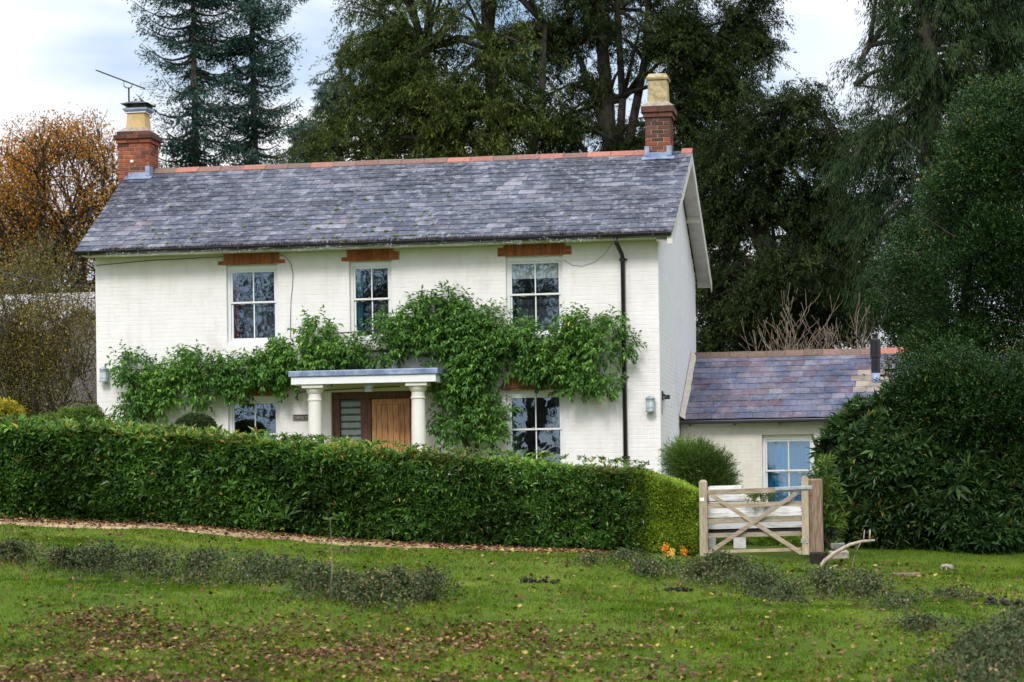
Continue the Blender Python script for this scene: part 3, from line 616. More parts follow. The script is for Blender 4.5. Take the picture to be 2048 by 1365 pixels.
# ridge tiles
def ridge_mesh(name, mat, wing=.16, th=.02, ln=.44, drop=.09):
    mb = MB(); pf = [(-wing, -drop), (-.035, -.004), (0, .006), (.035, -.004), (wing, -drop)]; pi = [(a_, b_-th) for a_, b_ in pf]
    k = len(pf); vs = []
    for x in (-ln/2, ln/2): vs += [(x, y, z) for y, z in pf]+[(x, y, z) for y, z in pi]
    fs = []
    for i in range(k-1): fs += [(i, i+1, 2*k+i+1, 2*k+i), (k+i+1, k+i, 3*k+i, 3*k+i+1), (i+1, i, k+i, k+i+1), (2*k+i, 2*k+i+1, 3*k+i+1, 3*k+i)]
    fs += [(0, 2*k, 3*k, k), (k-1, 2*k-1, 4*k-1, 3*k-1)]
    mb.add(vs, fs); me = bpy.data.meshes.new(name); me.from_pydata(mb.v, [], mb.f); me.materials.append(mat); return me
rm = ridge_mesh('ridge_tile', M['ridge'], wing=.17, drop=.105); rmg = ridge_mesh('ridge_tile', M['ridge_grey'], wing=.17, drop=.105); rmr = ridge_mesh('ridge_tile', M['ridge_red'], wing=.17, drop=.105)
ridge = sub(house, 'ridge'); x = -10.02; k = 0
while x < XRV-.1:
    l_ = .44
    if x+l_ > XRV: l_ = XRV-x
    me = rmg if k in (0, 6, 8) else (rmr if k in (1, 13, 19, 20, 21, 23) else rm)
    if x+l_ < -.50 or x > -.12: inst('ridge_tile', me, ridge, (x+l_/2, RY, RZ+.062+random.gauss(0, .004)), (random.gauss(0, .02), random.gauss(0, .006), 0), ((l_-.008)/.44, 1, 1))
    elif x < -.55: inst('ridge_tile', me, ridge, ((x-.56)/2, RY, RZ+.062), (0, 0, 0), ((-.56-x)/.44, 1, 1))
    x += l_; k += 1
# right-hand verge: white barge boards and soffit
bg_ = sub(house, 'bargeboard_set')
def along(p0, p1, x0, x1, top, bot, name, mat):
    (y0, z0), (y1, z1) = p0, p1; mb = MB()
    mb.add([(x, y, z+h) for x in (x0, x1) for (y, z) in ((y0, z0), (y1, z1)) for h in (bot, top)], [(0, 2, 3, 1), (4, 5, 7, 6), (0, 1, 5, 4), (2, 6, 7, 3), (1, 3, 7, 5), (0, 4, 6, 2)])
    return part(bg_, mb, name, mat)
along((EY+.02, EZ), (RY-.001, RZ), XRV-.035, XRV-.012, -.005, -.20, 'bargeboard', M['offwhite']); along((RY+.001, RZ), (2*RY-EY+.12, EZ-.06), XRV-.035, XRV-.012, -.005, -.22, 'bargeboard', M['offwhite'])
along((EY+.06, EZ), (RY-.001, RZ), .0125, XRV-.037, -.10, -.125, 'soffit_board', M['offwhite']); along((RY+.001, RZ), (2*RY-EY, EZ), .0125, XRV-.037, -.10, -.125, 'soffit_board', M['offwhite'])
for (y, z) in ((5.4, 6.08), (7.62, 5.03)): part(bg_, MB().box((.0125, y, z-.22), (XRV-.037, y+.09, z-.10)), 'purlin_end', M['offwhite'])
part(bg_, MB().box((.20, -.44, 4.82), (XRV-.013, -.37, 4.97)), 'corbel_block', M['offwhite'])
# chimneys
bme = {k: unit_box('brick', M[k], .215, .10, .066, .005) for k in ('brick', 'brick_dark')}
def stack(x0, x1, y0, y1, z0, nc, mats, par, taper=0):
    part(par, MB().box((x0+.012, y0+.012, z0), (x1-.012, y1-.012, z0+nc*.075)), 'mortar_core', M['mortar'])
    for c in range(nc):
        z = z0+(c+.5)*.075
        for side in range(4):
            Lh = (x1-x0) if side in (0, 2) else (y1-y0)
            off = .1125 if (c+side) % 2 else .225; cuts = [0.0]; p_ = off
            while p_ < Lh-.05: cuts.append(p_); p_ += .225
            cuts.append(Lh)
            for a_, b_ in zip(cuts[:-1], cuts[1:]):
                w_ = b_-a_-.009; mid = (a_+b_)/2; j_ = random.uniform(-.003, .003)
                if side == 0: loc, rz = (x0+mid, y0+.05+j_, z), 0
                elif side == 1: loc, rz = (x1-.05+j_, y0+mid, z), math.pi/2
                elif side == 2: loc, rz = (x0+mid, y1-.05, z), math.pi
                else: loc, rz = (x0+.05, y0+mid, z), -math.pi/2
                inst('brick', bme[mats(c, side)], par, loc, (0, 0, rz), (w_/.215, 1, random.uniform(.96, 1.02)))
def corbel(par, x0, x1, y0, y1, z0, h, out, key):
    n = max(2, int((x1-x0+2*out)/.225)); xa, xb = x0-out, x1+out; ya, yb = y0-out, y1+out
    for k in range(n):
        a_, b_ = xa+(xb-xa)*k/n, xa+(xb-xa)*(k+1)/n
        part(par, MB().box((a_+.003, ya, z0), (b_-.003, yb, z0+h)), 'corbel_brick', M[key], bevel=.004)
ch1 = sub(house, 'chimney')
stack(-10.66, -10.04, 3.30, 3.90, 6.36, 15, lambda c, s: 'brick_dark' if random.random() < .22 else 'brick', ch1)
corbel(ch1, -10.66, -10.04, 3.30, 3.90, 7.488, .075, .03, 'brick'); corbel(ch1, -10.66, -10.04, 3.30, 3.90, 7.565, .075, .07, 'brick_dark'); corbel(ch1, -10.66, -10.04, 3.30, 3.90, 7.642, .07, .02, 'brick_dark')
def frust(x0, x1, y0, y1, z0, z1, inset, mb=None):
    mb = mb or MB(); a_ = [(x0, y0, z0), (x1, y0, z0), (x1, y1, z0), (x0, y1, z0), (x0+inset, y0+inset, z1), (x1-inset, y0+inset, z1), (x1-inset, y1-inset, z1), (x0+inset, y1-inset, z1)]
    return mb.add(a_, [(0, 3, 2, 1), (4, 5, 6, 7), (0, 1, 5, 4), (1, 2, 6, 5), (2, 3, 7, 6), (3, 0, 4, 7)])
part(ch1, frust(-10.66, -10.04, 3.30, 3.90, 7.713, 7.80, .10), 'flaunching', M['cement'])
part(ch1, frust(-10.535, -10.15, 3.42, 3.80, 7.79, 8.11, .025), 'chimney_pot', M['pot'], bevel=.012)
mb = MB().box((-10.545, 3.41, 8.085), (-10.14, 3.81, 8.105)); part(ch1, mb, 'pot_band', M['white'])
mb = MB().box((-10.56, 3.395, 8.115), (-10.125, 3.825, 8.14)); mb.box((-10.58, 3.375, 8.14), (-10.105, 3.845, 8.175)); part(ch1, mb, 'cowl_tray', M['lead'])
mb = MB()
for k in range(11):
    for yy in (3.43, 3.79): mb.box((-10.54+k*.04, yy, 8.175), (-10.534+k*.04, yy+.006, 8.255))
    for xx in (-10.54, -10.15): mb.box((xx, 3.43+k*.036, 8.175), (xx+.006, 3.436+k*.036, 8.255))
part(ch1, mb, 'cowl_mesh', M['black']); part(ch1, frust(-10.62, -10.06, 3.33, 3.89, 8.255, 8.30, .12), 'cowl_cap', M['steel'] if False else M['black'])
mb = MB(); mb.lathe((0, 0, 0), [(.035, -.01), (.035, .01), (.02, .025)], 12)
o = mb.build('vent_cover', M['white']); o.rotation_euler = (math.pi/2, 0, 0); o.location = (-10.38, 3.29, 7.13); under(o, ch1)
mb = MB().add([(-10.50, 3.275, 6.705), (-10.03, 3.275, 6.705), (-10.03, 3.295, 6.80), (-10.50, 3.295, 6.80), (-10.50, 3.12, 6.745), (-10.0, 3.12, 6.745)], [(0, 1, 2, 3)])
def flashing(par, x0, x1, yf, right=True, left=False):
    zf = RZ-(RY-yf)*(RZ-EZ)/(RY-EY)+.035; mb = MB()
    mb.box((x0-.01, yf-.012, zf-.01), (x1+.012, yf-.003, zf+.085))
    sl_ = (RZ-EZ)/(RY-EY); mb.add([(x0-.06, yf-.16, zf-.16*sl_+.012), (x1+.07, yf-.16, zf-.16*sl_+.012), (x1+.07, yf-.004, zf+.010), (x0-.06, yf-.004, zf+.010)], [(0, 1, 2, 3)])
    if right: mb.box((x1-.01, yf-.02, zf), (x1+.012, yf+.20, zf+.20))
    if left: mb.box((x0-.012, yf-.02, zf), (x0+.01, yf+.20, zf+.20)); 
    if left: mb.box((x0-.012, yf-.0225, zf+.02), (x0+.075, yf-.013, zf+.20))
    if right: mb.box((x1-.075, yf-.0225, zf+.02), (x1+.012, yf-.013, zf+.20))
    part(par, mb, 'flashing', M['lead'])
flashing(ch1, -10.45, -10.04, 3.30, True)
ch2 = sub(house, 'chimney')
stack(-.545, -.075, 3.32, 3.84, 6.60, 13, lambda c, s: 'brick_dark' if (c > 7 or random.random() < .45) else 'brick', ch2)
corbel(ch2, -.545, -.075, 3.32, 3.84, 7.578, .085, .035, 'brick_dark'); corbel(ch2, -.545, -.075, 3.32, 3.84, 7.666, .11, .07, 'brick_dark')
part(ch2, frust(-.615, -.005, 3.25, 3.91, 7.777, 7.88, .13), 'flaunching', M['cement'])
part(ch2, frust(-.505, -.125, 3.39, 3.77, 7.86, 8.28, .015), 'chimney_pot', M['pot_lich'], bevel=.012)
part(ch2, frust(-.515, -.115, 3.38, 3.78, 8.28, 8.32, -.015), 'pot_rim', M['pot_lich'], bevel=.008); part(ch2, frust(-.52, -.11, 3.375, 3.785, 8.322, 8.40, .05), 'pot_rim', M['pot_lich'], bevel=.008)
flashing(ch2, -.545, -.075, 3.32, True, True)

# ================================================================== ANNEXE
AY, AEY, AEZ, ARY, ARZ = 3.60, 3.40, 1.985, 6.05, 3.33
ann = empty('annexe', (3, 4.6, .0)); tag(ann, 'low cream side wing with purple slate roof and one window with reflected sky blue painted behind it', 'outbuilding')
AX0, AX1 = .013, 8.6
aop = [(1.50, 2.46, .10, 1.70)]
mb = MB(); wall_cells(AX0, AX1, -.6, 1.93, aop, AY, AY+.25, mb); part(ann, mb, 'wall', M['cream'])
mb = MB().box((AX1-.25, AY+.25, -.6), (AX1, 8.6, 1.93)); mb.box((AX0+.1, 8.35, -.6), (AX1-.25, 8.6, 1.93)); mb.box((AX0+.1, AY+.25, -.6), (AX0+.2, 8.35, 1.93)); mb.box((AX0+.1, AY+.25, 1.85), (AX1-.25, 8.35, 1.93))
part(ann, mb, 'side_wall', M['cream'])
brickwork('painted_brickwork', M['cream'], ann, AX0+.01, 5.2, -.3, 1.90, [(1.498, 2.462, .09, 1.702)], lambda u, z, d: (u, AY-d, z), seed=9)
wa = window(ann, 1.50, 2.46, .10, 1.70, AY+.12, 1.02, lab='annexe sash window with an added blue sheet imitating reflected sky behind the gate', glass='glass')
part(wa, wavy(1.56, 2.40, .16, 1.63, AY+.22, .028, 6, 90), 'curtain', M['blue'])  # added blue sheet behind the panes imitates a sky reflection
ASL = math.hypot(ARY-AEY, ARZ-AEZ); au = np.array([0, (ARY-AEY)/ASL, (ARZ-AEZ)/ASL]); an_ = np.array([0, -au[2], au[1]]); AANG = math.atan2(au[2], au[1])
ast = bpy.data.meshes.new('slate'); ast.from_pydata(sb.v, [], sb.f); ast.materials.append(M['slate_a'])
ass = bpy.data.meshes.new('slate'); ass.from_pydata(sb.v, [], sb.f); ass.materials.append(M['stained'])
mb = MB(); q = [(AX0+.01, AEY, AEZ-.03), (AX1+.1, AEY, AEZ-.03), (AX1+.1, ARY, ARZ-.03), (AX0+.01, ARY, ARZ-.03), (AX1+.1, 8.75, AEZ-.03), (AX0+.01, 8.75, AEZ-.03)]
mb.add(q, [(0, 1, 2, 3), (3, 2, 4, 5)]); part(ann, mb, 'roof_deck', M['grime'])
mb = MB().add([(AX0+.01, ARY, ARZ), (AX0+.01, 8.78, AEZ), (AX1+.1, 8.78, AEZ), (AX1+.1, ARY, ARZ)], [(0, 1, 2, 3)]); part(ann, mb, 'rear_slates', M['slate_a'])
aroof = sub(ann, 'roof_slope')
def stainf(x, r_):
    return ass if (3.2 < x < 3.98 and 4 <= r_ <= 7 and random.random() < .8) else None
slate_rows(aroof, ast, M['slate_j'], 12, ASL/11.3, .255, lambda s: AX0+.07, lambda s: 6.4, (0, AEY, AEZ), au, an_, AANG, 300, ASL-.02, jit=.004, special=stainf)
MV = MB()
for _ in range(26):
    x = random.uniform(.4, 4.2); c0 = np.array([x, AEY, AEZ])+au*(random.randint(1, 10)*ASL/11.3-.01)+an_*.036; r0 = random.uniform(.008, .02)
    MV.lathe(c0, [(r0*.9, -.012), (r0, 0), (r0*.6, r0*.7), (.001, r0)], 6)
o = part(aroof, MV, 'moss', M['moss'], smooth=True); o['kind'] = 'stuff'
aridge = sub(ann, 'ridge'); x = AX0+.02; k = 0
while x < AX1:
    me = rmr if k >= 10 else rmg
    inst('ridge_tile', me, aridge, (x+.18, ARY, ARZ+.068+random.gauss(0, .004)), (random.gauss(0, .02), random.gauss(0, .008), 0), (.352/.44, 1, 1.1)); x += .36; k += 1
mb = MB(); vs = []
for s in np.linspace(-.05, ASL, 14):
    p = np.array([0, AEY, AEZ])+au*s+an_*.05; jj = random.uniform(-.012, .012)
    vs += [(AX0+.001, p[1], p[2]+.06), (AX0+.10+jj, p[1], p[2]-.005), (AX0+.10+jj, p[1], p[2]-.05)]
mb.add(vs, [(3*k+a_, 3*k+a_+1, 3*k+a_+4, 3*k+a_+3) for k in range(13) for a_ in (0, 1)]); part(ann, mb, 'mortar_fillet', M['mortar'])
mb = MB().box((AX0+.01, AEY-.09, AEZ-.075), (AX1, AEY+.005, AEZ-.01)); part(ann, mb, 'gutter', M['black'], bevel=.012)
for k in range(9): part(ann, MB().box((.18+k*.82, AEY-.07, AEZ-.105), (.20+k*.82, AEY+.19, AEZ-.078)), 'gutter_bracket', M['black'])
fl = empty('stove_flue', (3.575, 4.75, 2.62)); tag(fl, 'black cylindrical stove flue on a grey collar rising through the purple slates', 'flue')
part(fl, MB().lathe((3.575, 4.75, 2.55), [(.085, 0), (.082, .30)], 20), 'lead_collar', M['lead'], smooth=True)
mb = MB().lathe((3.575, 4.75, 2.852), [(.084, 0), (.084, .28), (.100, .29), (.100, .62), (.09, .64)], 20); f_ = part(fl, mb, 'flue_pipe', M['black'])
part(fl, MB().lathe((3.575, 4.75, 3.494), [(.05, 0), (.05, .05), (.062, .06), (.062, .09)], 16), 'flue_cap', M['black'])

# ================================================================== FITTINGS ON THE WALLS (each a thing)
def lantern(loc, label, s=1.0):
    e = empty('wall_lantern', loc); tag(e, label, 'wall lamp', 'white caged lanterns on the house'); x, y, z = loc
    part(e, MB().box((x-.05, y-.01, z-.12), (x+.05, y+.0, z+.12)), 'back_plate', M['steel'])
    part(e, MB().lathe((x, y-.095, z-.105), [(.066, 0), (.066, .19)], 20), 'glass_shade', M['lens'], smooth=False)
    mb = MB().lathe((x, y-.095, z+.086), [(.086, 0), (.086, .016), (.05, .045), (.012, .062)], 20); mb.lathe((x, y-.095, z-.13), [(.086, 0), (.086, .024)], 20)
    part(e, mb, 'cap', M['steel'])
    mb = MB()
    for k in range(6):
        t = k*math.pi/3+.3; mb.tube([(x+.074*math.cos(t), y-.095+.074*math.sin(t), z-.11), (x+.074*math.cos(t), y-.095+.074*math.sin(t), z+.09)], .004, 5)
    for zz in (-.06, .055):
        mb.tube([(x+.075*math.cos(t), y-.095+.075*math.sin(t), z+zz) for t in np.linspace(0, 6.283, 17)], .004, 4, cap=False)
    part(e, mb, 'cage', M['steel']); return e
p = at(209, 750, -.08); lantern((p[0], -.008, p[2]), 'small white cage lantern on the front wall at the end beside the grey outbuilding')
p = at(1301, 809, -.08); lantern((p[0], -.008, p[2]), 'small white cage lantern on the front wall between downpipe and gable corner')
e = empty('porch_lamp', (-4.93, -.6, 2.58)); tag(e, 'round metal and glass lamp under the porch ceiling above the door', 'ceiling lamp')
part(e, MB().lathe((-4.93, -.62, 2.565), [(.10, 0), (.10, .034)], 20), 'base', M['steel']); part(e, MB().lathe((-4.93, -.62, 2.43), [(.07, 0), (.078, .02), (.078, .133)], 20), 'glass_shade', M['lens'])
part(e, MB().lathe((-4.93, -.62, 2.475), [(.083, 0), (.083, .012)], 20), 'band', M['steel'])
# name plate
p = at(588, 841, -.03); sx, sz = p[0]-.02, p[2]
sg = empty('house_sign', (sx+.22, -.02, sz+.04)); tag(sg, 'navy name plate with pale capital letters on the wall left of the porch column', 'sign')
part(sg, MB().box((sx, -.03, sz-.004), (sx+.46, -.009, sz+.10)), 'plate', M['navy'], bevel=.004)
mb = MB().box((sx+.004, -.0325, sz), (sx+.456, -.0302, sz+.005)).box((sx+.004, -.0325, sz+.091), (sx+.456, -.0302, sz+.096)).box((sx+.004, -.0325, sz+.005), (sx+.009, -.0302, sz+.091)); part(sg, mb, 'border', M['gold'])
cu = bpy.data.curves.new('lettering', 'FONT'); cu.body = 'CURTLE COTTAGE'; cu.size = .061; cu.extrude = .002; cu.materials.append(M['gold'])
t_ = bpy.data.objects.new('lettering', cu); COL.objects.link(t_); t_.location = (sx+.022, -.033, sz+.026); t_.rotation_euler = (math.pi/2, 0, 0); t_.scale = (.80, 1, 1)
lm = bpy.data.meshes.new_from_object(t_.evaluated_get(bpy.context.evaluated_depsgraph_get())); l2 = bpy.data.objects.new('lettering', lm); COL.objects.link(l2); l2.location = t_.location; l2.rotation_euler = t_.rotation_euler; l2.scale = t_.scale; bpy.data.objects.remove(t_); l2.name = 'lettering'; under(l2, sg)
# aerial
ae = empty('tv_aerial', (-10.62, 3.25, 7.9)); tag(ae, 'long black television aerial on a mast behind the buff chimney pot', 'aerial')
a0, a1 = at(193, 141, 2.9), at(290, 178, 3.9); mpos = at(257, 190, 3.5)
part(ae, MB().tube([at(259, 262, 3.86), at(257.5, 176, 3.86)], .017, 8), 'mast', M['black'])
mm = lambda t: a0+(a1-a0)*t
j0, j1 = mm(.56), mm(.73); top = at(257.5, 176, 3.86)
mb = MB().tube([j0, j0+np.array([0, 0, -.10]), top*.5+(j0+np.array([0, 0, -.14]))*.5, top, top*.4+(j1+np.array([0, 0, -.08]))*.6, j1+np.array([0, 0, -.03]), j1], .010, 6); part(ae, mb, 'bracket', M['black'])
part(ae, MB().tube([a0, a1], .013, 6), 'boom', M['black'])
mb = MB()
for k in range(26):
    c_ = mm(.02+k*.033); mb.tube([c_+np.array([-.02, -.07, .0]), c_+np.array([.02, .07, .0])], .005, 4)
part(ae, mb, 'element', M['black'])
g0 = at(281, 172, 3.9); mb = MB(); gx = .24; 
for dz in (-.06, -.02, .03, .075): mb.tube([g0+np.array([0, 0, dz-.01]), g0+np.array([gx, .12, dz])], .005, 4)
for dx_ in (0, .08, .16, .24): mb.tube([g0+np.array([dx_, dx_*.5, -.065]), g0+np.array([dx_, dx_*.5, .08])], .005, 4)
part(ae, mb, 'reflector_grid', M['steel'])
# gable bracket
bk = empty('wall_bracket', (.03, .35, 1.95)); tag(bk, 'small black iron bracket on the gable wall near the front corner', 'bracket')
p = at(1326, 790, .3); z0 = p[2]; part(bk, MB().box((.008, .22, z0-.09), (.03, .27, z0+.06)), 'plate', M['black']); part(bk, MB().tube([(.03, .245, z0), (.06, .5, z0-.03), (.06, .75, z0-.02)], .022, 8).box((.02, .55, z0-.06), (.10, .72, z0+.01)), 'arm', M['black']); part(bk, MB().tube([(.012, .2, z0-.09), (.012, .2, z0-.34)], .006, 5), 'wire', M['black'])
# cables
def cable(name, label, pts, r, cat='cable'):
    o = MB().tube(pts, r, 5).build(name, M['black']); tag(o, label, cat); return o
cable('eaves_cable', 'thin dark cable sagging along the wall just under the gutter', [at(u, v, -.012) for u, v in ((192, 531), (240, 527), (300, 521), (350, 519), (400, 516), (448, 514))], .006)
cable('window_cable', 'thin cable curving down the wall between the first two upper windows', [at(u, v, -.012) for u, v in ((560, 509), (572, 515), (582, 528), (586, 548), (585, 575), (582, 600), (581, 640), (581, 680))], .005)
cable('loop_cable', 'faint pale cable looping on the wall right of the blinded window', [at(u, v, -.012) for u, v in ((1127, 520), (1145, 531), (1165, 533), (1190, 524), (1210, 508), (1225, 486))], .003)
cable('porch_cable', 'dark cable strung under the porch soffit to the wall', [at(576, 756, -.012), at(584, 774, -.012), at(600, 785, -.012), at(640, 782, -.012), at(720, 777, -.012), at(800, 773, -.012)], .007)
o = cable('overhead_wire', 'thin black overhead wire slanting in to the left corner of the house', [at(-40, 535, -3), at(70, 560, -1.5), at(191, 577, .5)], .010, 'wire')
# string lights
n_ = 1000; u = rng.random(n_); bx = -9.6+u*8.6; keep = np.sin(bx*2.1)+np.sin(bx*5.3+1)*.6+rng.random(n_)*1.6 > 0; bx = bx[keep]; n_ = len(bx)
P = np.stack([bx, -.53-.03*rng.random(n_), 4.985-.06*rng.random(n_)-.03*np.abs(np.sin(bx*3.3))], 1); D = rng.normal(size=(n_, 3))*.5+np.array([0, 0, -1.])
st = empty('string_lights', (-5, -.53, 4.95)); tag(st, 'string of tiny clear fairy lights hanging along the black gutter', 'string lights')
o = leaf_mesh('bulb', P, D, .03, .007, rng.random(n_), M['bulb']); under(o, st); o['kind'] = 'stuff'
wp = [(x, -.535+.004*math.sin(x*30), 4.955+.012*math.sin(x*9)) for x in np.linspace(-9.6, -1.0, 160)]; part(st, MB().tube(wp, .004, 4), 'wire', M['black'])

# ================================================================== GATE AND FENCE
GY = -6.5
def G(u, v, y=GY): return at(1380+u/4.875, 900+v/4.875, y)
gate = empty('gate', (2.0, GY, -.3)); tag(gate, 'weathered wooden field gate with crossed braces in front of the annexe', 'gate')
def rail(name, a, b_, w, y, mat='gate', th=.035):
    p, q = G(*a, y), G(*b_, y); return part(gate, MB().beam(p, q, th, w, (0, 0, 1)), name, M[mat], bevel=.004)
part(gate, (lambda p: MB().box((p[0]-.058, GY-.05, -.42), (p[0]+.058, GY+.07, p[2]-.02)).add([(p[0]-.058, GY-.05, p[2]-.02), (p[0]+.058, GY-.05, p[2]-.02), (p[0]+.058, GY+.07, p[2]-.02), (p[0]-.058, GY+.07, p[2]-.02), (p[0]-.03, GY-.03, p[2]+.012), (p[0]+.03, GY-.03, p[2]+.012), (p[0]+.03, GY+.05, p[2]+.012), (p[0]-.03, GY+.05, p[2]+.012)], [(4, 5, 6, 7), (0, 1, 5, 4), (1, 2, 6, 5), (2, 3, 7, 6), (3, 0, 4, 7)]))(G(127, 302)), 'post', M['gatev'], bevel=.006)
pp = G(1118, 262, GY); part(gate, MB().box((pp[0]-.05, GY-.035, G(1118, 1025)[2]), (pp[0]+.05, GY+.04, pp[2]-.02)).add([(pp[0]-.05, GY-.035, pp[2]-.02), (pp[0]+.05, GY-.035, pp[2]-.02), (pp[0]+.05, GY+.04, pp[2]-.02), (pp[0]-.05, GY+.04, pp[2]-.02), (pp[0]-.02, GY-.035, pp[2]+.01), (pp[0]+.02, GY-.035, pp[2]+.01), (pp[0]+.02, GY+.04, pp[2]+.01), (pp[0]-.02, GY+.04, pp[2]+.01)], [(4, 5, 6, 7), (0, 1, 5, 4), (1, 2, 6, 5), (2, 3, 7, 6), (3, 0, 4, 7)]), 'stile', M['gatev'], bevel=.005)
rail('rail', (155, 417), (1090, 383), .075, GY-.01)
rail('rail', (172, 550), (1085, 522), .065, GY+.02); rail('rail', (172, 697), (1085, 672), .068, GY+.02); rail('rail', (172, 838), (1085, 815), .066, GY+.02); rail('rail', (225, 995), (1085, 972), .045, GY+.02)
rail('brace', (140, 1035), (1035, 425), .060, GY-.04, th=.025); rail('brace', (205, 440), (1090, 1010), .060, GY-.014, th=.022)
p, q = G(830, 382, GY-.03), G(1190, 365, GY-.03); part(gate, MB().beam(p+np.array([0, -.03, 0]), q+np.array([0, -.03, 0]), .006, .045), 'hinge_strap', M['steel'], bevel=.002)
for u in (1092, 1140): p = G(u, 888, GY-.045); part(gate, MB().box((p[0]-.014, GY-.05, p[2]-.03), (p[0]+.014, GY-.037, p[2]+.03)), 'hinge_bolt', M['steel'])
p = G(118, 488, GY-.055); part(gate, MB().box((p[0]-.032, GY-.056, p[2]-.02), (p[0]+.03, GY-.0505, p[2]+.03)), 'plate', M['white'])
p = G(1222, 275, GY+.15); po = MB().box((p[0]-.11, GY+.08, -.6), (p[0]+.10, GY+.26, p[2]-.01)).build('gate_post', M['oldpost']); bv = po.modifiers.new('b', 'BEVEL'); bv.width = .02
tag(po, 'thick rough brown post the gate hangs from', 'post')
wf = empty('board_fence', (2, -5.2, 0)); tag(wf, 'white peeling horizontal board fence seen through the gate', 'fence'); FY = -5.3
def board(a, b_, w, mat='whiteboard', th=.03, y=FY):
    p, q = G(*a, y), G(*b_, y); part(wf, MB().beam(p, q, th, w), 'board', M[mat], bevel=.004)
board((190, 382), (500, 374), .085); board((180, 470), (530, 466), .095, y=FY-.02); board((185, 505), (540, 499), .055)
board((170, 592), (1110, 568), .105); board((170, 641), (1110, 617), .075, y=FY-.04); board((165, 757), (1110, 730), .115); board((165, 800), (1110, 777), .08, 'black')
for u in (485,): p = G(u, 880, FY+.06); part(wf, MB().box((p[0]-.09, FY+.03, -.5), (p[0]+.09, FY+.14, G(u, 480, FY)[2])), 'post', M['whiteboard'])
p = G(1125, 700, FY+.06); part(wf, MB().box((p[0]-.05, FY+.03, -.5), (p[0]+.05, FY+.12, G(1125, 560, FY)[2])), 'post', M['whiteboard'])
p = G(215, 700, FY+.06); part(wf, MB().box((p[0]-.05, FY+.03, -.5), (p[0]+.05, FY+.12, G(215, 360, FY)[2])), 'post', M['whiteboard'])

# ================================================================== HEDGES
def hedge_fill(n, x0, x1, front, top, bot, depth, bulge=.15, topn=.35):
    """points on the clipped surface of a hedge: positions and outward normals"""
    k = rng.random(n) < topn; x = rng.uniform(x0, x1, n); zt, zb = top(x), bot(x)
    v = rng.random(n); zf = zb+(zt-zb)*v; bl = bulge*snoise(x, zf, 2.6, 4)+.05*snoise(x, zf, 7, 2)
    y = np.where(k, front(x)+depth*rng.random(n)+0, front(x)-bl+.10*np.clip(v-.85, 0, 1)/.15*1.2)
    z = np.where(k, zt+.05*snoise(x, y, 3, 7)-.03, zf)
    inn = rng.random(n)**1.6*.26
    N = np.where(k[:, None], np.array([0, -.1, 1.]), np.array([0, -1., .25])); 
    P = np.stack([x, y, z], 1)-N*inn[:, None]
    return P, N
hf = lambda x: -6.45+.15*np.interp(x, [-16, -9, 0, 1.2], [0, 0, 0, 0])
htop = lambda x: np.interp(x, [-18, -9.5, -6.8, -4.06, -1.5, .42, .8, 1.22], [2.25, 1.70, 1.53, 1.27, 1.05, .88, .76, .57])
hbot = lambda x: gz(x, np.full_like(np.asarray(x, float), -6.5))+.03
hd = empty('hedge', (-5, -5.8, 0)); tag(hd, 'long dark green clipped laurel hedge in front of the house', 'hedge')
XH = .30
n_ = 30000; P, N = hedge_fill(n_, -14.5, XH+.12, hf, htop, hbot, 1.2)
m_ = snoise(P[:, 0], P[:, 2], 2.2, 9); sx = np.interp(P[:, 0], [-9, -5.5, -2.5, 0], [1, .95, .7, .6]); 
sx = sx*np.exp(rng.normal(0, .22, n_))
B = P; D = nrm(N+rng.normal(size=(n_, 3))*.55+np.array([0, 0, .45]))
strayn = 1500; B = B.copy(); B[:strayn, 2] = np.where(N[:strayn, 2] > .9, htop(B[:strayn, 0])+.02, B[:strayn, 2]); D[:strayn] = nrm(N[:strayn]+rng.normal(size=(strayn, 3))*.4+np.array([0, 0, .8]))
LP, LD, I = shoots(B, D, np.where(np.arange(n_) < strayn, .07+.09*rng.random(n_), .07*sx), 6, spread=1.2, droop=.1, whorl=True)
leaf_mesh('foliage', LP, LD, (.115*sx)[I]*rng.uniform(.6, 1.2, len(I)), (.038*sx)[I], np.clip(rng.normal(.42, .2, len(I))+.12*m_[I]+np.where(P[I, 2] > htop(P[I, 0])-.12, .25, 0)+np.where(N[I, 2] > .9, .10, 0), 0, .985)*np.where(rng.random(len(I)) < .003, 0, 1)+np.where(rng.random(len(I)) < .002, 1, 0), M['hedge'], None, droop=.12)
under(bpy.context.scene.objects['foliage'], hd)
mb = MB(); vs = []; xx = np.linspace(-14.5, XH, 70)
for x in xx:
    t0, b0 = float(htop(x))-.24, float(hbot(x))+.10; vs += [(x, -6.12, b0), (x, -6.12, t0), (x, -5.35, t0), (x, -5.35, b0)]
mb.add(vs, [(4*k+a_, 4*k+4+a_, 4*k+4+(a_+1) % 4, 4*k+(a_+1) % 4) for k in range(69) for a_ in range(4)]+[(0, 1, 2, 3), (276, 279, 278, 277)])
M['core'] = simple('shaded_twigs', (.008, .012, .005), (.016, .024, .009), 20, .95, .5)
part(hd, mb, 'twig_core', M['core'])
mb = MB()
for k in range(160):
    x = random.uniform(-14, XH); y = -6.42+random.random()*.3; z = float(gz(x, y)); mb.tube([(x, y, z-.05), (x+random.gauss(0, .05), y+.02, z+.2), (x+random.gauss(0, .1), y+.05, z+.5)], [.012, .009, .005], 4)
part(hd, mb, 'stem', M['bark'])
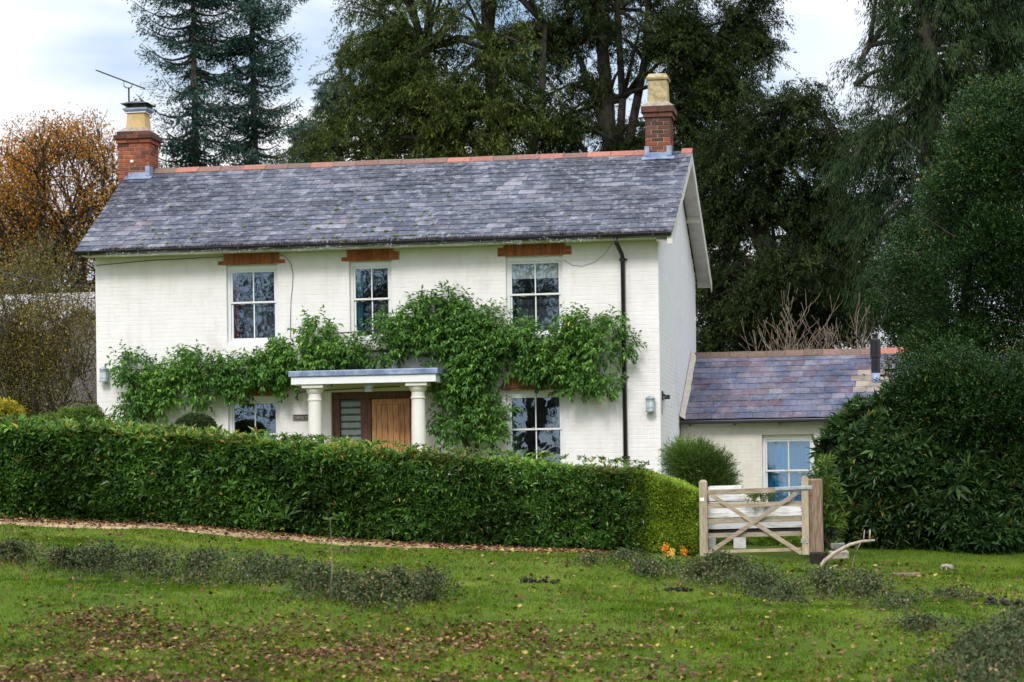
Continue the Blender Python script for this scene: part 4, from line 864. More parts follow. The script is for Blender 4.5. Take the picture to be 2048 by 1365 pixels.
# golden privet end of the hedge
pv = empty('hedge', (.8, -5.9, -.3)); tag(pv, 'yellow-green small-leaved privet hedge between the laurel and the gate post', 'hedge')
n_ = 26000; P, N = hedge_fill(n_, XH-.08, 1.16, lambda x: hf(x)+.0, lambda x: htop(x)-.02, hbot, 1.2, .06, .3)
e_ = rng.random(n_) < .18; P[e_, 0] = 1.16; P[e_, 2] = np.minimum(P[e_, 2], float(htop(1.16))-.03); P[e_, 1] = -6.4+rng.random(e_.sum())*1.2; N[e_] = (1, 0, .2)
LP, LD, I = shoots(P, nrm(N+rng.normal(size=(n_, 3))*.6+np.array([0, 0, .4])), .05, 4, spread=1.0, droop=0)
sc = .65+.35*np.clip((P[I, 0]-XH)/.3, 0, 1)
o = leaf_mesh('foliage', LP, LD, .034*rng.uniform(.7, 1.2, len(I)), .017, np.clip(rng.normal(.5, .22, len(I))*sc, 0, 1), M['privet']); under(o, pv)
part(pv, MB().add([(x, y, z) for x in (XH, 1.08) for (y, z) in ((-6.3, -.3), (-6.3, float(htop(x))-.12), (-5.3, float(htop(x))-.12), (-5.3, -.3))], [(0, 1, 2, 3), (7, 6, 5, 4), (0, 4, 5, 1), (1, 5, 6, 2), (2, 6, 7, 3), (3, 7, 4, 0)]), 'twig_core', M['core'])

# ================================================================== generic plants
def blob_points(n, blobs, Yc, dep, shell=.55):
    """blobs in photo pixels measured at depth Yc -> points in a solid built at that depth"""
    w = np.array([b_[2]*b_[3] for b_ in blobs], float); w /= w.sum(); I = rng.choice(len(blobs), n, p=w)
    v = rv(n); r = rng.random(n)**(shell/1.6); out = np.zeros((n, 3)); N = np.zeros((n, 3))
    C = np.array([at(b_[0], b_[1], Yc+(b_[4] if len(b_) > 4 else 0)) for b_ in blobs]); sc = (Yc-CAM[1])/FPX
    Rx = np.array([b_[2]*sc for b_ in blobs]); Rz = np.array([b_[3]*sc for b_ in blobs])
    Rd = np.minimum(np.sqrt(Rx*Rz), dep)
    E = np.stack([Rx[I], Rd[I], Rz[I]], 1); out = C[I]+v*r[:, None]*E; N = nrm(v/E)
    return out, N, I
def bush(name, label, cat, blobs, Y, dep, n, k, L_, W_, sl, mat, spread=1., droop=.1, whorl=False, upb=.5, shell=.35, rn=(.45, .22), core=.72, stems=0, ground=None, group=None, cm=None, jit=.6):
    p0 = at(blobs[0][0], blobs[0][1], Y); e = empty(name, (p0[0], Y, float(gz(p0[0], Y)))); tag(e, label, cat, group)
    P, N, I0 = blob_points(n, blobs, Y, dep, shell)
    D = nrm(N+rng.normal(size=(n, 3))*jit+np.array([0, 0, upb])); LP, LD, I = shoots(P, D, sl, k, spread, droop, whorl)
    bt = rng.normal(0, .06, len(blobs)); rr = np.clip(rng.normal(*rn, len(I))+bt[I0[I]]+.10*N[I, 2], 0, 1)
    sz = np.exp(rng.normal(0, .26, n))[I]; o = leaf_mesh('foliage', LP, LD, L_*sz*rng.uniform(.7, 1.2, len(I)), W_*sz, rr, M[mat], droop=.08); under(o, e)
    sc = (Y-CAM[1])/FPX
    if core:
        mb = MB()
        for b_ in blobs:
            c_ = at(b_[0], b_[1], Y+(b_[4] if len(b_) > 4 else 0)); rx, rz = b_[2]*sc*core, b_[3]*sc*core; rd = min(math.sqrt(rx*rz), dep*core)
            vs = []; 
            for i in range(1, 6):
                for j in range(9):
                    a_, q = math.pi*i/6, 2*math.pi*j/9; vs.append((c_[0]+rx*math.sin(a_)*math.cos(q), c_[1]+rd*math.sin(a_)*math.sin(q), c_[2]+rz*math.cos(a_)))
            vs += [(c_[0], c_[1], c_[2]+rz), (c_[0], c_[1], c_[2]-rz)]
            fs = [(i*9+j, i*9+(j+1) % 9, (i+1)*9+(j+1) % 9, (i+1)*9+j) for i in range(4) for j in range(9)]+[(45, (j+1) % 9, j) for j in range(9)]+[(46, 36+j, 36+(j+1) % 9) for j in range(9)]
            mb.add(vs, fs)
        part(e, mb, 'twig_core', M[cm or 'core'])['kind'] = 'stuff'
    if stems:
        mb = MB(); g0 = ground or (p0[0], Y)
        for q in range(stems):
            t = P[rng.integers(n)]; b0 = np.array([g0[0]+random.gauss(0, .15), g0[1]+random.gauss(0, .1), float(gz(g0[0], g0[1]))-.05]); md = (b0+t)/2+rv(1)[0]*.15
            mb.tube([b0, md, t], [.03, .02, .006], 5)
        part(e, mb, 'stem', M['bark'])['kind'] = 'stuff'
    return e
# climber
vb = [(262, 738, 34, 38), (300, 790, 48, 44), (262, 822, 34, 26), (345, 765, 48, 46), (375, 725, 36, 24), (425, 755, 48, 38), (475, 748, 46, 42), (400, 790, 30, 20), (535, 740, 48, 45), (590, 725, 45, 46), (630, 660, 38, 32), (650, 715, 46, 32), (555, 700, 30, 22),
      (705, 708, 54, 28), (770, 690, 50, 50), (768, 640, 16, 20), (815, 660, 30, 40), (850, 620, 46, 30), (893, 600, 20, 18), (870, 680, 50, 50), (925, 640, 55, 46), (990, 645, 46, 34), (955, 700, 66, 56), (1030, 705, 58, 50), (1055, 662, 20, 16), (1100, 720, 62, 52), (1148, 655, 36, 34),
      (1180, 695, 54, 48), (1218, 665, 30, 36), (1252, 692, 24, 18), (1150, 765, 46, 24), (1205, 770, 28, 24), (915, 780, 52, 46), (965, 825, 46, 40), (905, 855, 42, 30), (985, 870, 28, 20), (940, 750, 60, 40), (880, 740, 26, 26), (1060, 755, 40, 18), (575, 775, 20, 14), (480, 785, 26, 12)]
vb = [(a_, b_, c_*.93, d_*.90) for a_, b_, c_, d_ in vb]
vn = empty('wisteria', (-3.1, -.3, .3)); tag(vn, 'green wisteria trained across the front wall above the porch', 'climber')
P, N, I0 = blob_points(5600, vb, -.26, .26, .75)
P[:, 1] = np.minimum(P[:, 1], -.03); kq = rng.random(len(P)) < np.clip(.95+1.1*snoise(P[:, 0], P[:, 2], 3.4, 6), .12, 1); P, N, I0 = P[kq], N[kq], I0[kq]; D = nrm(N*np.array([.8, 1.2, .6])+rng.normal(size=P.shape)*.45+np.array([0, -.45, .2]))
LP, LD, I = shoots(P, D, .20*rng.uniform(.5, 1.4, len(P)), 8, spread=1.0, droop=.8)
bt = rng.normal(0, .07, len(vb)); o = leaf_mesh('foliage', LP, LD, .10*rng.uniform(.6, 1.3, len(I)), .043, np.clip(rng.normal(.46, .19, len(I))+bt[I0[I]]+.08*N[I, 2], 0, .965)+np.where(rng.random(len(I)) < .0025, .6, 0), M['vine'], droop=.15); under(o, vn)
mb = MB(); base = at(935, 905, -.25)
def vl(pts, r0, r1, Y=-.14):
    q = [at(u, v, Y-.05*math.sin(i*2)) for i, (u, v) in enumerate(pts)]; mb.tube(q, list(np.linspace(r0, r1, len(q))), 7)
vl([(930, 960), (938, 900), (915, 850), (930, 800), (905, 750), (900, 700)], .06, .035); vl([(950, 960), (955, 880), (965, 840), (930, 790), (950, 740), (990, 690)], .04, .02); vl([(975, 960), (985, 880), (960, 850), (1000, 780), (1040, 720), (1120, 700), (1240, 700)], .035, .01)
vl([(905, 720), (870, 715), (800, 700), (700, 705), (600, 735), (480, 750), (350, 770), (270, 790)], .035, .012); vl([(900, 715), (870, 700), (840, 660), (860, 620)], .022, .008); vl([(905, 720), (880, 690), (760, 660), (640, 670)], .02, .008); vl([(1000, 780), (1080, 770), (1190, 765)], .018, .007)
part(vn, mb, 'trunk', M['bark_grey'], smooth=True)

# shrubs by the house
bush('topiary_dome', 'clipped round box dome behind the hedge under the left windows', 'shrub', [(391, 858, 42, 29)], -1.5, .4, 3600, 4, .030, .013, .03, 'box', jit=.35, shell=.12)
bush('juniper', 'spiky mid green juniper bush between gable corner and gate', 'shrub', [(1390, 935, 40, 36), (1430, 948, 26, 28), (1415, 980, 46, 28), (1362, 922, 20, 24)], -2.2, .6, 7000, 7, .055, .008, .22, 'juniper', spread=.35, droop=-.1, shell=.6, upb=.45, jit=.6)
bush('lime_shrub', 'loose light green shrub behind the hedge beside the house corner', 'shrub', [(150, 850, 45, 24), (185, 845, 20, 20), (95, 860, 40, 18)], -2.5, .5, 2200, 5, .07, .02, .12, 'lime', core=False, upb=.7)
bush('golden_shrub', 'bright yellow rounded shrub above the hedge in front of the grey outbuilding', 'shrub', [(8, 835, 38, 28), (-35, 830, 50, 35)], -2.5, .5, 3200, 5, .05, .02, .08, 'yellow')
# rhododendron on the right, holly behind it
rb = [(1790, 940, 110, 110, 0), (1900, 1010, 130, 120, 0), (1990, 920, 120, 150, .6), (1760, 1050, 90, 75, -.2), (1840, 860, 78, 80, .6), (1740, 870, 52, 50, .4), (1700, 885, 34, 38, .5), (2060, 1040, 90, 90, 0), (1700, 1040, 42, 60, 0), (1690, 960, 30, 40, 0), (1960, 1080, 90, 50, -.5), (2160, 980, 110, 140, .3), (1668, 905, 26, 30, .2), (1692, 862, 24, 26, .3), (1732, 832, 30, 30, .3), (1784, 812, 26, 28, .2), (1822, 788, 30, 30, 0), (1655, 985, 22, 34, 0), (1652, 1062, 26, 36, -.2), (1862, 782, 34, 40, -.2), (1925, 800, 40, 46, -.2)]
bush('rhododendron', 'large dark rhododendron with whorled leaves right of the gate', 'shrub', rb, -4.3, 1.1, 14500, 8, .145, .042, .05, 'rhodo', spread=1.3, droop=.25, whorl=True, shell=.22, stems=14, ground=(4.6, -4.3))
hb = [(1905, 640, 70, 60, .2), (1985, 610, 80, 80, 0), (1950, 690, 90, 56, -.6), (1872, 590, 46, 56, 1), (2040, 690, 60, 70, 0), (1880, 700, 60, 46, .4), (1960, 520, 60, 60, .6), (1850, 480, 50, 60, 2), (1820, 555, 40, 50, 3)]; r_h = random.Random(77)
for q in range(170):      # one tall ragged cone of many small boughs, its left flank leaning out behind the wing
    v = r_h.uniform(190, 850)**1.0; xl = np.interp(v, [180, 260, 350, 450, 550, 620, 680, 740, 850], [1945, 1905, 1860, 1815, 1765, 1745, 1775, 1790, 1800]); u = xl+16+(2140-xl)*r_h.random()**1.5; r0 = r_h.uniform(34, 74)*(.8 if u < xl+70 else 1.1)
    off = 9.5 if (u-r0 < 1785 and 580 < v < 760) else (-3.6 if v > 745 else r_h.uniform(-1.2, 1.4))
    hb.append((u, v, r0*r_h.uniform(.7, 1.0), r0*r_h.uniform(.9, 1.35), off))
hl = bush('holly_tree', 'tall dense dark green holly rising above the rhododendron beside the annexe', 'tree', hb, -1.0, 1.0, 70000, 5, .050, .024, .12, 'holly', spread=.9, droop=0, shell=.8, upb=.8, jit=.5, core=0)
q0 = at(1925, 800, -1.0); part(hl, MB().tube([(q0[0], -1, -.5), (q0[0]-.1, -1, 2), (q0[0]+.2, -.8, 5)], [.16, .12, .05], 8), 'trunk', M['bark'])
mb = MB()
for c_ in range(5):
    a_ = at(random.uniform(1740, 1990), random.uniform(250, 700), -1.8); mb.tube([a_, a_+np.array([random.gauss(0, .2), -.3, .35]), a_+np.array([random.gauss(0, .3), -.35, .8])], [.012, .008, .003], 4)
part(hl, mb, 'twig', M['bark_grey'])['kind'] = 'stuff'
# pale leaning laurel sprig over the gate post
bush('laurel_sapling', 'young light green laurel shoots beside the brown gate post', 'shrub', [(1645, 950, 12, 36), (1660, 1000, 16, 36), (1632, 1010, 18, 26), (1652, 1060, 24, 40), (1620, 985, 9, 8)], -6.1, .25, 190, 8, .10, .028, .10, 'lime', spread=.9, whorl=False, core=False, stems=6, ground=(2.95, -6.1))
bush('fern_patch', 'low green plants growing at the foot of the board fence behind the gate', 'plant', [(1450, 1085, 40, 18), (1520, 1090, 50, 16), (1585, 1088, 40, 18)], -4.6, .4, 1100, 7, .055, .016, .09, 'privet', spread=.8, upb=.8, core=False)
bush('fern_tuft', 'bright green tuft growing on top of the white board fence', 'plant', [(1520, 1000, 26, 7)], -5.45, .12, 90, 7, .06, .014, .10, 'lime', spread=.9, upb=.8, core=False)

# ================================================================== TREES
def tube_tree(name, segs, mat, par):
    mb = MB()
    for pts, r in segs: mb.tube(pts, r, 6 if r[0] > .05 else 4)
    return part(par, mb, name, M[mat], smooth=True)
def grow(start, d, length, r, depth, segs, tips, bend=.25, up=.1, split=3, shrink=.68):
    d = d/np.linalg.norm(d); pts = [start]; k = 4; p = start.copy()
    for _ in range(k):
        d = d+np.random.default_rng(random.randrange(1 << 30)).normal(size=3)*bend*.5+np.array([0, 0, up*.3]); d /= np.linalg.norm(d); p = p+d*length/k; pts.append(p.copy())
    segs.append((pts, list(np.linspace(r, r*.6, k+1))))
    if depth == 0: tips.append((pts, d)); return
    for q in range(split):
        b0 = pts[random.choice((2, 3, 4))] if q else pts[-1]
        a_ = np.array([random.gauss(0, 1) for _ in range(3)]); a_ /= np.linalg.norm(a_)
        grow(b0, d+a_*.75, length*shrink*random.uniform(.8, 1.15), r*.6, depth-1, segs, tips, bend, up, split, shrink)
def clump_tree(name, label, trunk_px, blobs, Y, dep, ncl, cr, nb, ns, L_, W_, hang, mat, trunks, bark='bark', rn=(.45, .2), gap=0, out=.7, lift=0):
    p0 = at(trunk_px, 600, Y); g0 = float(gz(p0[0], Y)); e = empty(name, (p0[0], Y, g0)); tag(e, label, 'tree')
    C, N, _ = blob_points(ncl, blobs, Y, dep, .9)
    o_ = nrm((C-np.array([p0[0], Y, 0]))*np.array([1, 1, .0])+rng.normal(size=C.shape)*.35*np.array([1, 1, .3]))
    # branchlets
    I = np.repeat(np.arange(ncl), nb); nB = len(I)
    bd = nrm(o_[I]*out+rng.normal(size=(nB, 3))*np.array([.8, .8, .45])+np.array([0, 0, lift])); bl = cr*rng.uniform(.6, 1.3, nB)*rng.uniform(.7, 1.3, ncl)[I]; B0 = C[I]+rng.normal(size=(nB, 3))*cr*.25
    J = np.repeat(np.arange(nB), ns); t = rng.random(len(J)); P = B0[J]+bd[J]*(t*bl[J])[:, None]+np.array([0, 0, -1.])*(t**2*bl[J]*hang*.7)[:, None]+rng.normal(size=(len(J), 3))*cr*.07
    D = nrm(bd[J]*.55+rng.normal(size=(len(J), 3))*.45+np.array([0, 0, -1.])*(hang*(.3+.9*t))[:, None])
    ct = rng.normal(0, .11, ncl); rr = np.clip(rng.normal(*rn, len(J))+ct[I[J]]+.22*(t-.5), 0, 1)
    o = leaf_mesh('crown', P, D, L_*rng.uniform(.6, 1.3, len(J)), W_*rng.uniform(.7, 1.3, len(J)), rr, M[mat], fold=.1, droop=.1); under(o, e)
    segs = []
    for tr in trunks:
        pts = [at(u, v, Y+(tr[2] if len(tr) > 2 else 0)) for u, v in tr[0]]; segs.append((pts, list(np.linspace(tr[1][0], tr[1][1], len(pts)))))
    allp = np.array([q for s_ in segs for q in s_[0]])
    for k in range(0, ncl, 3):
        c_ = C[k]; cand = allp[(allp[:, 2] < c_[2]+.5)]; cand = cand if len(cand) else allp
        a_ = cand[np.argmin(np.linalg.norm(cand-c_, axis=1)+rng.random(len(cand))*2)]
        md = (a_+c_)/2+np.array([0, 0, .25*random.random()*abs(c_[0]-a_[0])]); segs.append(([a_, md, c_], [.07, .045, .015]))
    tube_tree('trunk', segs, bark, e); return e
# two blue firs left of the chimney roofline, drawn as trunk with tiers of boughs
def fir(label, u0, Y, blen, seed, n_tiers, ztop_px=-160):
    r = np.random.default_rng(seed); p = at(u0, 400, Y); x0 = p[0]; zg = float(gz(x0, Y)); zt = at(u0, ztop_px, Y)[2]
    e = empty('fir_tree', (x0, Y, zg)); tag(e, label, 'tree'); segs = [([np.array([x0, Y, zg-.2]), np.array([x0+.05, Y, (zg+zt)/2]), np.array([x0, Y, zt])], [.17, .13, .04])]
    P = []; D = []; R_n = []
    z = at(u0, 420, Y)[2]
    while z < zt-.3:
        f = (zt-z)/(zt-at(u0, 350, Y)[2]); L0 = blen(z, f)
        for q in range(r.integers(3, 6)):
            a_ = r.random()*6.283; l_ = L0*r.uniform(.45, 1.15); zz = z+r.uniform(-.2, .2); pts = []
            dz = r.uniform(-.15, .1)
            for t in np.linspace(0, 1, 6): pts.append(np.array([x0+math.cos(a_)*l_*t, Y+math.sin(a_)*l_*t, zz+l_*(dz*t-.25*math.sin(t*math.pi)*.6+.16*t*t)]))
            segs.append((pts, list(np.linspace(.045, .008, 6))))
            nn = int(l_*190); t = r.random(nn)**.75; idx = np.clip((t*5).astype(int), 0, 4); fr = t*5-idx; PP = np.array(pts); q0 = PP[idx]*(1-fr[:, None])+PP[idx+1]*fr[:, None]
            sd = np.array([-math.sin(a_), math.cos(a_), 0]); sp = r.normal(size=nn)*.20*l_*(.35+.65*np.sin(t*2.6)); q0 = q0+sd*sp[:, None]+np.array([0, 0, -1])*(np.abs(sp)*.35+r.random(nn)*.16)[:, None]
            P.append(q0); D.append(nrm(np.array([math.cos(a_), math.sin(a_), 0])*.5+sd*np.sign(sp)[:, None]*.6+r.normal(size=(nn, 3))*.45+np.array([0, 0, -.35]))); R_n.append(np.clip(r.normal(.45, .2, nn)+r.normal()*.1, 0, 1))
        z += r.uniform(.14, .36)
    P = np.concatenate(P); D = np.concatenate(D); Rn = np.concatenate(R_n)
    o = leaf_mesh('crown', P, D, .12*r.uniform(.6, 1.4, len(P)), .040, Rn, M['fir']); under(o, e); tube_tree('trunk', segs, 'bark_grey', e)
fir('sparse blue-green fir with bare trunk just right of the chimney with the aerial', 390, 26, lambda z, f: 1.75-.25*math.sin(z*1.9), 3, 60)
fir('second blue-green fir, fuller and nearer the big yew', 508, 27, lambda z, f: 1.55+.25*math.sin(z*1.3+1), 8, 60)
clump_tree('pale_conifer', 'thin pale blue conifer between the firs and the big yew', 680, [(680, 190, 50, 70), (650, 260, 60, 50), (700, 130, 25, 30), (620, 290, 40, 50)], 40, 1.6, 90, .5, 6, 22, .20, .05, .4, 'pale', [([(682, 700), (680, 300), (684, 90)], (.15, .05))], bark='bark_grey')
clump_tree('yew_tree', 'huge olive-green yew behind the middle of the roof', 960, [(800, 60, 130, 120), (720, 240, 110, 90), (860, 200, 150, 120), (980, 80, 150, 130), (1000, 230, 150, 110), (640, 300, 50, 60), (900, -80, 180, 100), (780, 330, 160, 60), (960, 340, 160, 60), (770, 150, 90, 90)], 17, 2.6, 520, .54, 10, 38, .105, .026, .55, 'yew', [([(1010, 800), (1000, 350), (980, 100), (960, -150)], (.28, .12)), ([(1005, 600), (900, 300), (850, 100)], (.16, .05)), ([(1000, 500), (1080, 250), (1090, 50)], (.16, .06))], rn=(.46, .2))
clump_tree('yew_tree', 'many-stemmed yew with dark bare limbs showing behind the right chimney', 1230, [(1130, 60, 100, 90), (1130, 260, 110, 80), (1340, 60, 150, 110), (1440, 160, 110, 110), (1240, -60, 200, 80), (1400, 280, 110, 90), (1500, 90, 55, 60), (1480, 30, 60, 60), (1260, 290, 90, 60), (1200, 180, 60, 40), (1380, 190, 80, 60)], 18, 2.3, 500, .54, 10, 36, .105, .026, .55, 'yewdk',
           [([(1235, 800), (1225, 400), (1215, 200), (1195, 0), (1180, -150)], (.24, .12)), ([(1230, 500), (1255, 300), (1290, 120), (1300, -60)], (.16, .07)), ([(1228, 420), (1210, 260), (1150, 90), (1120, -60)], (.13, .05)), ([(1232, 400), (1245, 200), (1235, 20), (1240, -100)], (.13, .05)), ([(1235, 380), (1330, 240), (1400, 150)], (.09, .04))], rn=(.46, .2))
clump_tree('yew_tree', 'darker spreading yew with a long low limb between gable and holly', 1560, [(1560, 240, 100, 70), (1480, 330, 100, 80), (1640, 300, 90, 90), (1440, 430, 70, 90), (1560, 400, 110, 60), (1650, 430, 90, 70), (1440, 580, 55, 90), (1500, 650, 80, 60), (1430, 690, 50, 60), (1690, 560, 70, 50), (1600, 200, 70, 40), (1640, 640, 110, 60), (1560, 690, 160, 50), (1530, 590, 60, 60, -1.5), (1600, 540, 60, 40, -1.5), (1560, 520, 60, 40, -1.2), (1610, 560, 120, 60, 3), (1700, 600, 90, 70, 3), (1480, 540, 70, 60, 3), (1640, 500, 90, 60, 4), (1580, 630, 140, 60, 4), (1700, 460, 60, 70, 3)], 13, 2.3, 700, .54, 10, 34, .10, .026, .6, 'yewdk',
           [([(1545, 900), (1545, 640), (1535, 560), (1520, 480), (1560, 330), (1570, 220)], (.26, .08)), ([(1540, 600), (1555, 520), (1600, 490), (1660, 487), (1720, 510)], (.14, .05)), ([(1538, 560), (1470, 500), (1400, 470)], (.09, .03)), ([(1550, 520), (1640, 400), (1690, 300)], (.09, .03))], rn=(.42, .2))
clump_tree('weeping_cypress', 'weeping conifer with pale trunk at the top right corner', 1855, [(1800, 120, 90, 110), (1900, 150, 110, 100), (2000, 100, 110, 140), (1780, 260, 90, 80), (1880, 280, 110, 90), (1790, 360, 70, 70), (1740, 440, 60, 50), (1850, 430, 80, 80), (1860, -20, 110, 90), (2040, 260, 90, 120), (1710, 330, 26, 24), (2000, -50, 110, 90), (1760, 560, 50, 60)], 9, 2.0, 420, .54, 10, 36, .13, .018, 1.3, 'cypress',
           [([(1880, 900), (1868, 500), (1860, 200), (1852, 60), (1848, -160)], (.30, .20)), ([(1865, 220), (1780, 180), (1710, 170)], (.06, .015)), ([(1868, 360), (1760, 330), (1700, 330)], (.06, .015)), ([(1868, 460), (1740, 470), (1690, 480)], (.05, .012)), ([(1860, 100), (1780, 60), (1740, 90)], (.05, .012)), ([(1860, 120), (1960, 90), (2040, 120)], (.06, .015))], bark='bark_grey', rn=(.46, .2), out=1.0)
# copper beech on the left
def beech(label, base_px, Y, blobs, dep, nleaf, L_, mat, seed, bark='bark', stems=3, height=9., spread=.5, name='beech_tree', depth=4, r0=.2):
    random.seed(seed); p0 = at(base_px, 700, Y); g0 = float(gz(p0[0], Y)); e = empty(name, (p0[0], Y, g0)); tag(e, label, 'tree'); segs = []; tips = []
    sc = (Y-CAM[1])/FPX
    for s_ in range(stems):
        b_ = blobs[s_ % len(blobs)]; tgt = at(b_[0], b_[1], Y+random.uniform(-dep, dep)*.5); st = np.array([p0[0]+random.gauss(0, .25), Y, g0-.1]); fork = st+(tgt-st)*.42+np.array([0, 0, .3])
        segs.append(([st, st*.5+fork*.5+np.array([random.gauss(0, .12), 0, .1]), fork], [r0, r0*.85, r0*.7])); 
        for q in range(4): 
            dd = tgt-fork+rv(1)[0]*np.linalg.norm(tgt-fork)*.6; grow(fork, dd, np.linalg.norm(tgt-fork)*.50, r0*.5, depth, segs, tips, up=.15)
    P, N, I0 = blob_points(nleaf, blobs, Y, dep, .9)
    tp = np.array([t[0][k] for t in tips for k in (1, 2, 3, 4)]); 
    # leaves gather at twig ends; the rest fills the outer crown on its own twigs
    sel = rng.integers(len(tp), size=nleaf//2); P[:nleaf//2] = tp[sel]+rng.normal(size=(nleaf//2, 3))*.16
    cl = 40; cc = P[nleaf//2::cl]; P[nleaf//2:] = np.repeat(cc, cl, axis=0)[:nleaf-nleaf//2]+rng.normal(size=(nleaf-nleaf//2, 3))*np.array([.27, .27, .15])
    for c_ in cc[::2]: segs.append(([c_-np.array([random.gauss(0, .2), 0, .5]), c_], [.015, .005]))
    o = leaf_mesh('crown', P, nrm(rng.normal(size=P.shape)+np.array([0, 0, -.4])), L_*rng.uniform(.7, 1.3, nleaf), L_*.55, np.clip(rng.normal(.5, .22, nleaf)+.2*snoise(P[:, 0], P[:, 2], 1.5, 2), 0, 1), M[mat]); under(o, e); tube_tree('trunk', segs, bark, e); return e
beech('large orange autumn beech with dark branches beyond the left chimney', 165, 24, [(110, 300, 90, 70), (190, 320, 60, 70), (60, 360, 90, 90), (170, 440, 70, 80), (90, 470, 70, 60), (230, 290, 30, 40), (30, 300, 60, 50), (140, 260, 60, 40), (215, 400, 40, 60)], 1.6, 36000, .085, 'beech', 21, stems=4)
beech('darker orange beech at the far left edge', -30, 27, [(10, 420, 60, 110), (-40, 380, 80, 120), (40, 500, 50, 60)], 1.6, 15000, .075, 'beech', 25, stems=3)
beech('twiggy olive shrub-like tree with few yellow leaves in front of the grey outbuilding', 60, 2.4, [(60, 620, 80, 90), (110, 700, 80, 90), (20, 720, 70, 100), (70, 520, 60, 40), (140, 610, 40, 50), (60, 800, 110, 50), (-40, 640, 80, 140)], 1.0, 44000, .048, 'olive', 31, stems=7, name='thorn_tree', depth=4, r0=.035, bark='bark_grey')
# bare brown shrubs beyond the annexe roof
def bare(label, u0, v0, Y, n, h, seed):
    random.seed(seed); p0 = at(u0, v0, Y); e = empty('bare_shrub', (p0[0], Y, float(gz(p0[0], Y)))); tag(e, label, 'shrub'); segs = []; tips = []
    b0 = np.array([p0[0], Y, float(gz(p0[0], Y))])
    for k in range(n): grow(b0+np.array([random.gauss(0, .5), random.gauss(0, .3), 0]), np.array([random.gauss(0, .28), 0, 1.]), h*random.uniform(.5, .75), .028, 3, segs, tips, bend=.22, up=.5, split=3, shrink=.55)
    tube_tree('stem', segs, 'twig', e)
bare('leafless brown twiggy shrub just above the annexe ridge, nearer the holly', 1660, 700, 8.6, 16, 3.2, 5)
bare('leafless brown twiggy shrub just above the annexe ridge, nearer the gable', 1580, 700, 8.9, 13, 2.9, 6)

# ================================================================== OUTBUILDING AT LEFT
ob = empty('outbuilding', (-12, 5, .4)); tag(ob, 'grey pebbledashed outbuilding half hidden by the twiggy tree', 'outbuilding')
pA, pB = at(-60, 592, 9.0), at(230, 582, 9.0); zr = pA[2]; ez = at(100, 660, 6.5)[2]
x0, x1 = at(-200, 600, 6.5)[0], at(240, 600, 6.5)[0]
part(ob, MB().box((x0, 6.7, -.3), (x1, 11, ez)), 'wall', M['render'])
part(ob, MB().add([(x0, 6.5, ez-.03), (x1, 6.5, ez-.03), (x1, 9, zr), (x0, 9, zr), (x1, 11.5, ez), (x0, 11.5, ez)], [(0, 1, 2, 3), (3, 2, 4, 5)]), 'roof', M['barnroof'])
gp = at(168, 618, 5.6); gl, gr = gp[0]-1.3, gp[0]+1.3
part(ob, MB().add([(gl, 5.7, -.3), (gr, 5.7, -.3), (gr, 5.7, gp[2]-.75), (gp[0], 5.7, gp[2]), (gl, 5.7, gp[2]-.75), (gl, 6.699, -.3), (gr, 6.699, -.3), (gr, 6.699, gp[2]-.75), (gp[0], 6.699, gp[2]), (gl, 6.699, gp[2]-.75)], [(0, 1, 2, 3, 4), (0, 5, 6, 1), (1, 6, 7, 2), (2, 7, 8, 3), (3, 8, 9, 4), (4, 9, 5, 0)]), 'gable', M['render'])
part(ob, MB().beam((gl-.1, 5.62, gp[2]-.80), (gp[0], 5.62, gp[2]+.03), .12, .07).beam((gr+.1, 5.62, gp[2]-.80), (gp[0], 5.62, gp[2]+.03), .12, .07), 'bargeboard', M['barnroof'])

# ================================================================== BEYOND: woodland mass, trees the windows reflect
n_ = 42000; x = rng.uniform(-60, 60, n_); y = rng.uniform(38, 55, n_); z = gz(x, y)+rng.random(n_)*(3.2+1.2*snoise(x, y, .35))
o = leaf_mesh('woodland', np.stack([x, y, z], 1), rng.normal(size=(n_, 3)), .45, .25, np.clip(rng.normal(.35, .2, n_), 0, 1), M['yewdk']); tag(o, 'dark mass of distant woodland beyond the trees', 'woodland', kind='stuff')
n_ = 3000; c_ = np.array([at(u, v, 30) for u, v in ((1490, 590), (1560, 560), (1700, 560), (1450, 600))]); I = rng.integers(4, size=n_); P = c_[I]+rng.normal(size=(n_, 3))*np.array([1.2, .8, .45]); 
o = leaf_mesh('autumn_thicket', P, rng.normal(size=(n_, 3)), .16, .09, rng.random(n_)*.9, M['beech']); tag(o, 'tan and orange thicket glimpsed under the yew limb', 'thicket', kind='stuff')
def back_tree(x, y, h, seed, lab):
    random.seed(seed); e = empty('oak_tree', (x, y, -1.3)); tag(e, lab, 'tree'); segs = []; tips = []; st = np.array([x, y, -1.4]); tk = st+np.array([.3, 0, h*.30]); segs.append(([st, tk], [.4, .3]))
    for q in range(6): grow(tk, np.array([random.gauss(0, 1), random.gauss(0, .6), .5+random.random()]), h*.30, .2, 3, segs, tips, up=.1)
    tp = np.array([t[0][k] for t in tips for k in (2, 3, 4)]); n = 2600; P = tp[rng.integers(len(tp), size=n)]+rng.normal(size=(n, 3))*.6
    o = leaf_mesh('crown', P, rng.normal(size=(n, 3)), .34, .22, rng.random(n)*.8, M['yewdk']); under(o, e); tube_tree('trunk', segs, 'bark', e)
for k, (x, y, h) in enumerate(((-30, -62, 15), (-21, -66, 16), (-12, -61, 14), (-37, -75, 17), (-4, -68, 13), (-16, -80, 17), (14, -70, 13))):
    back_tree(x, y, h, 50+k, 'broad dark oak across the green behind the viewer, %s in its row' % ('first', 'second', 'third', 'fourth', 'fifth', 'sixth', 'last')[k])

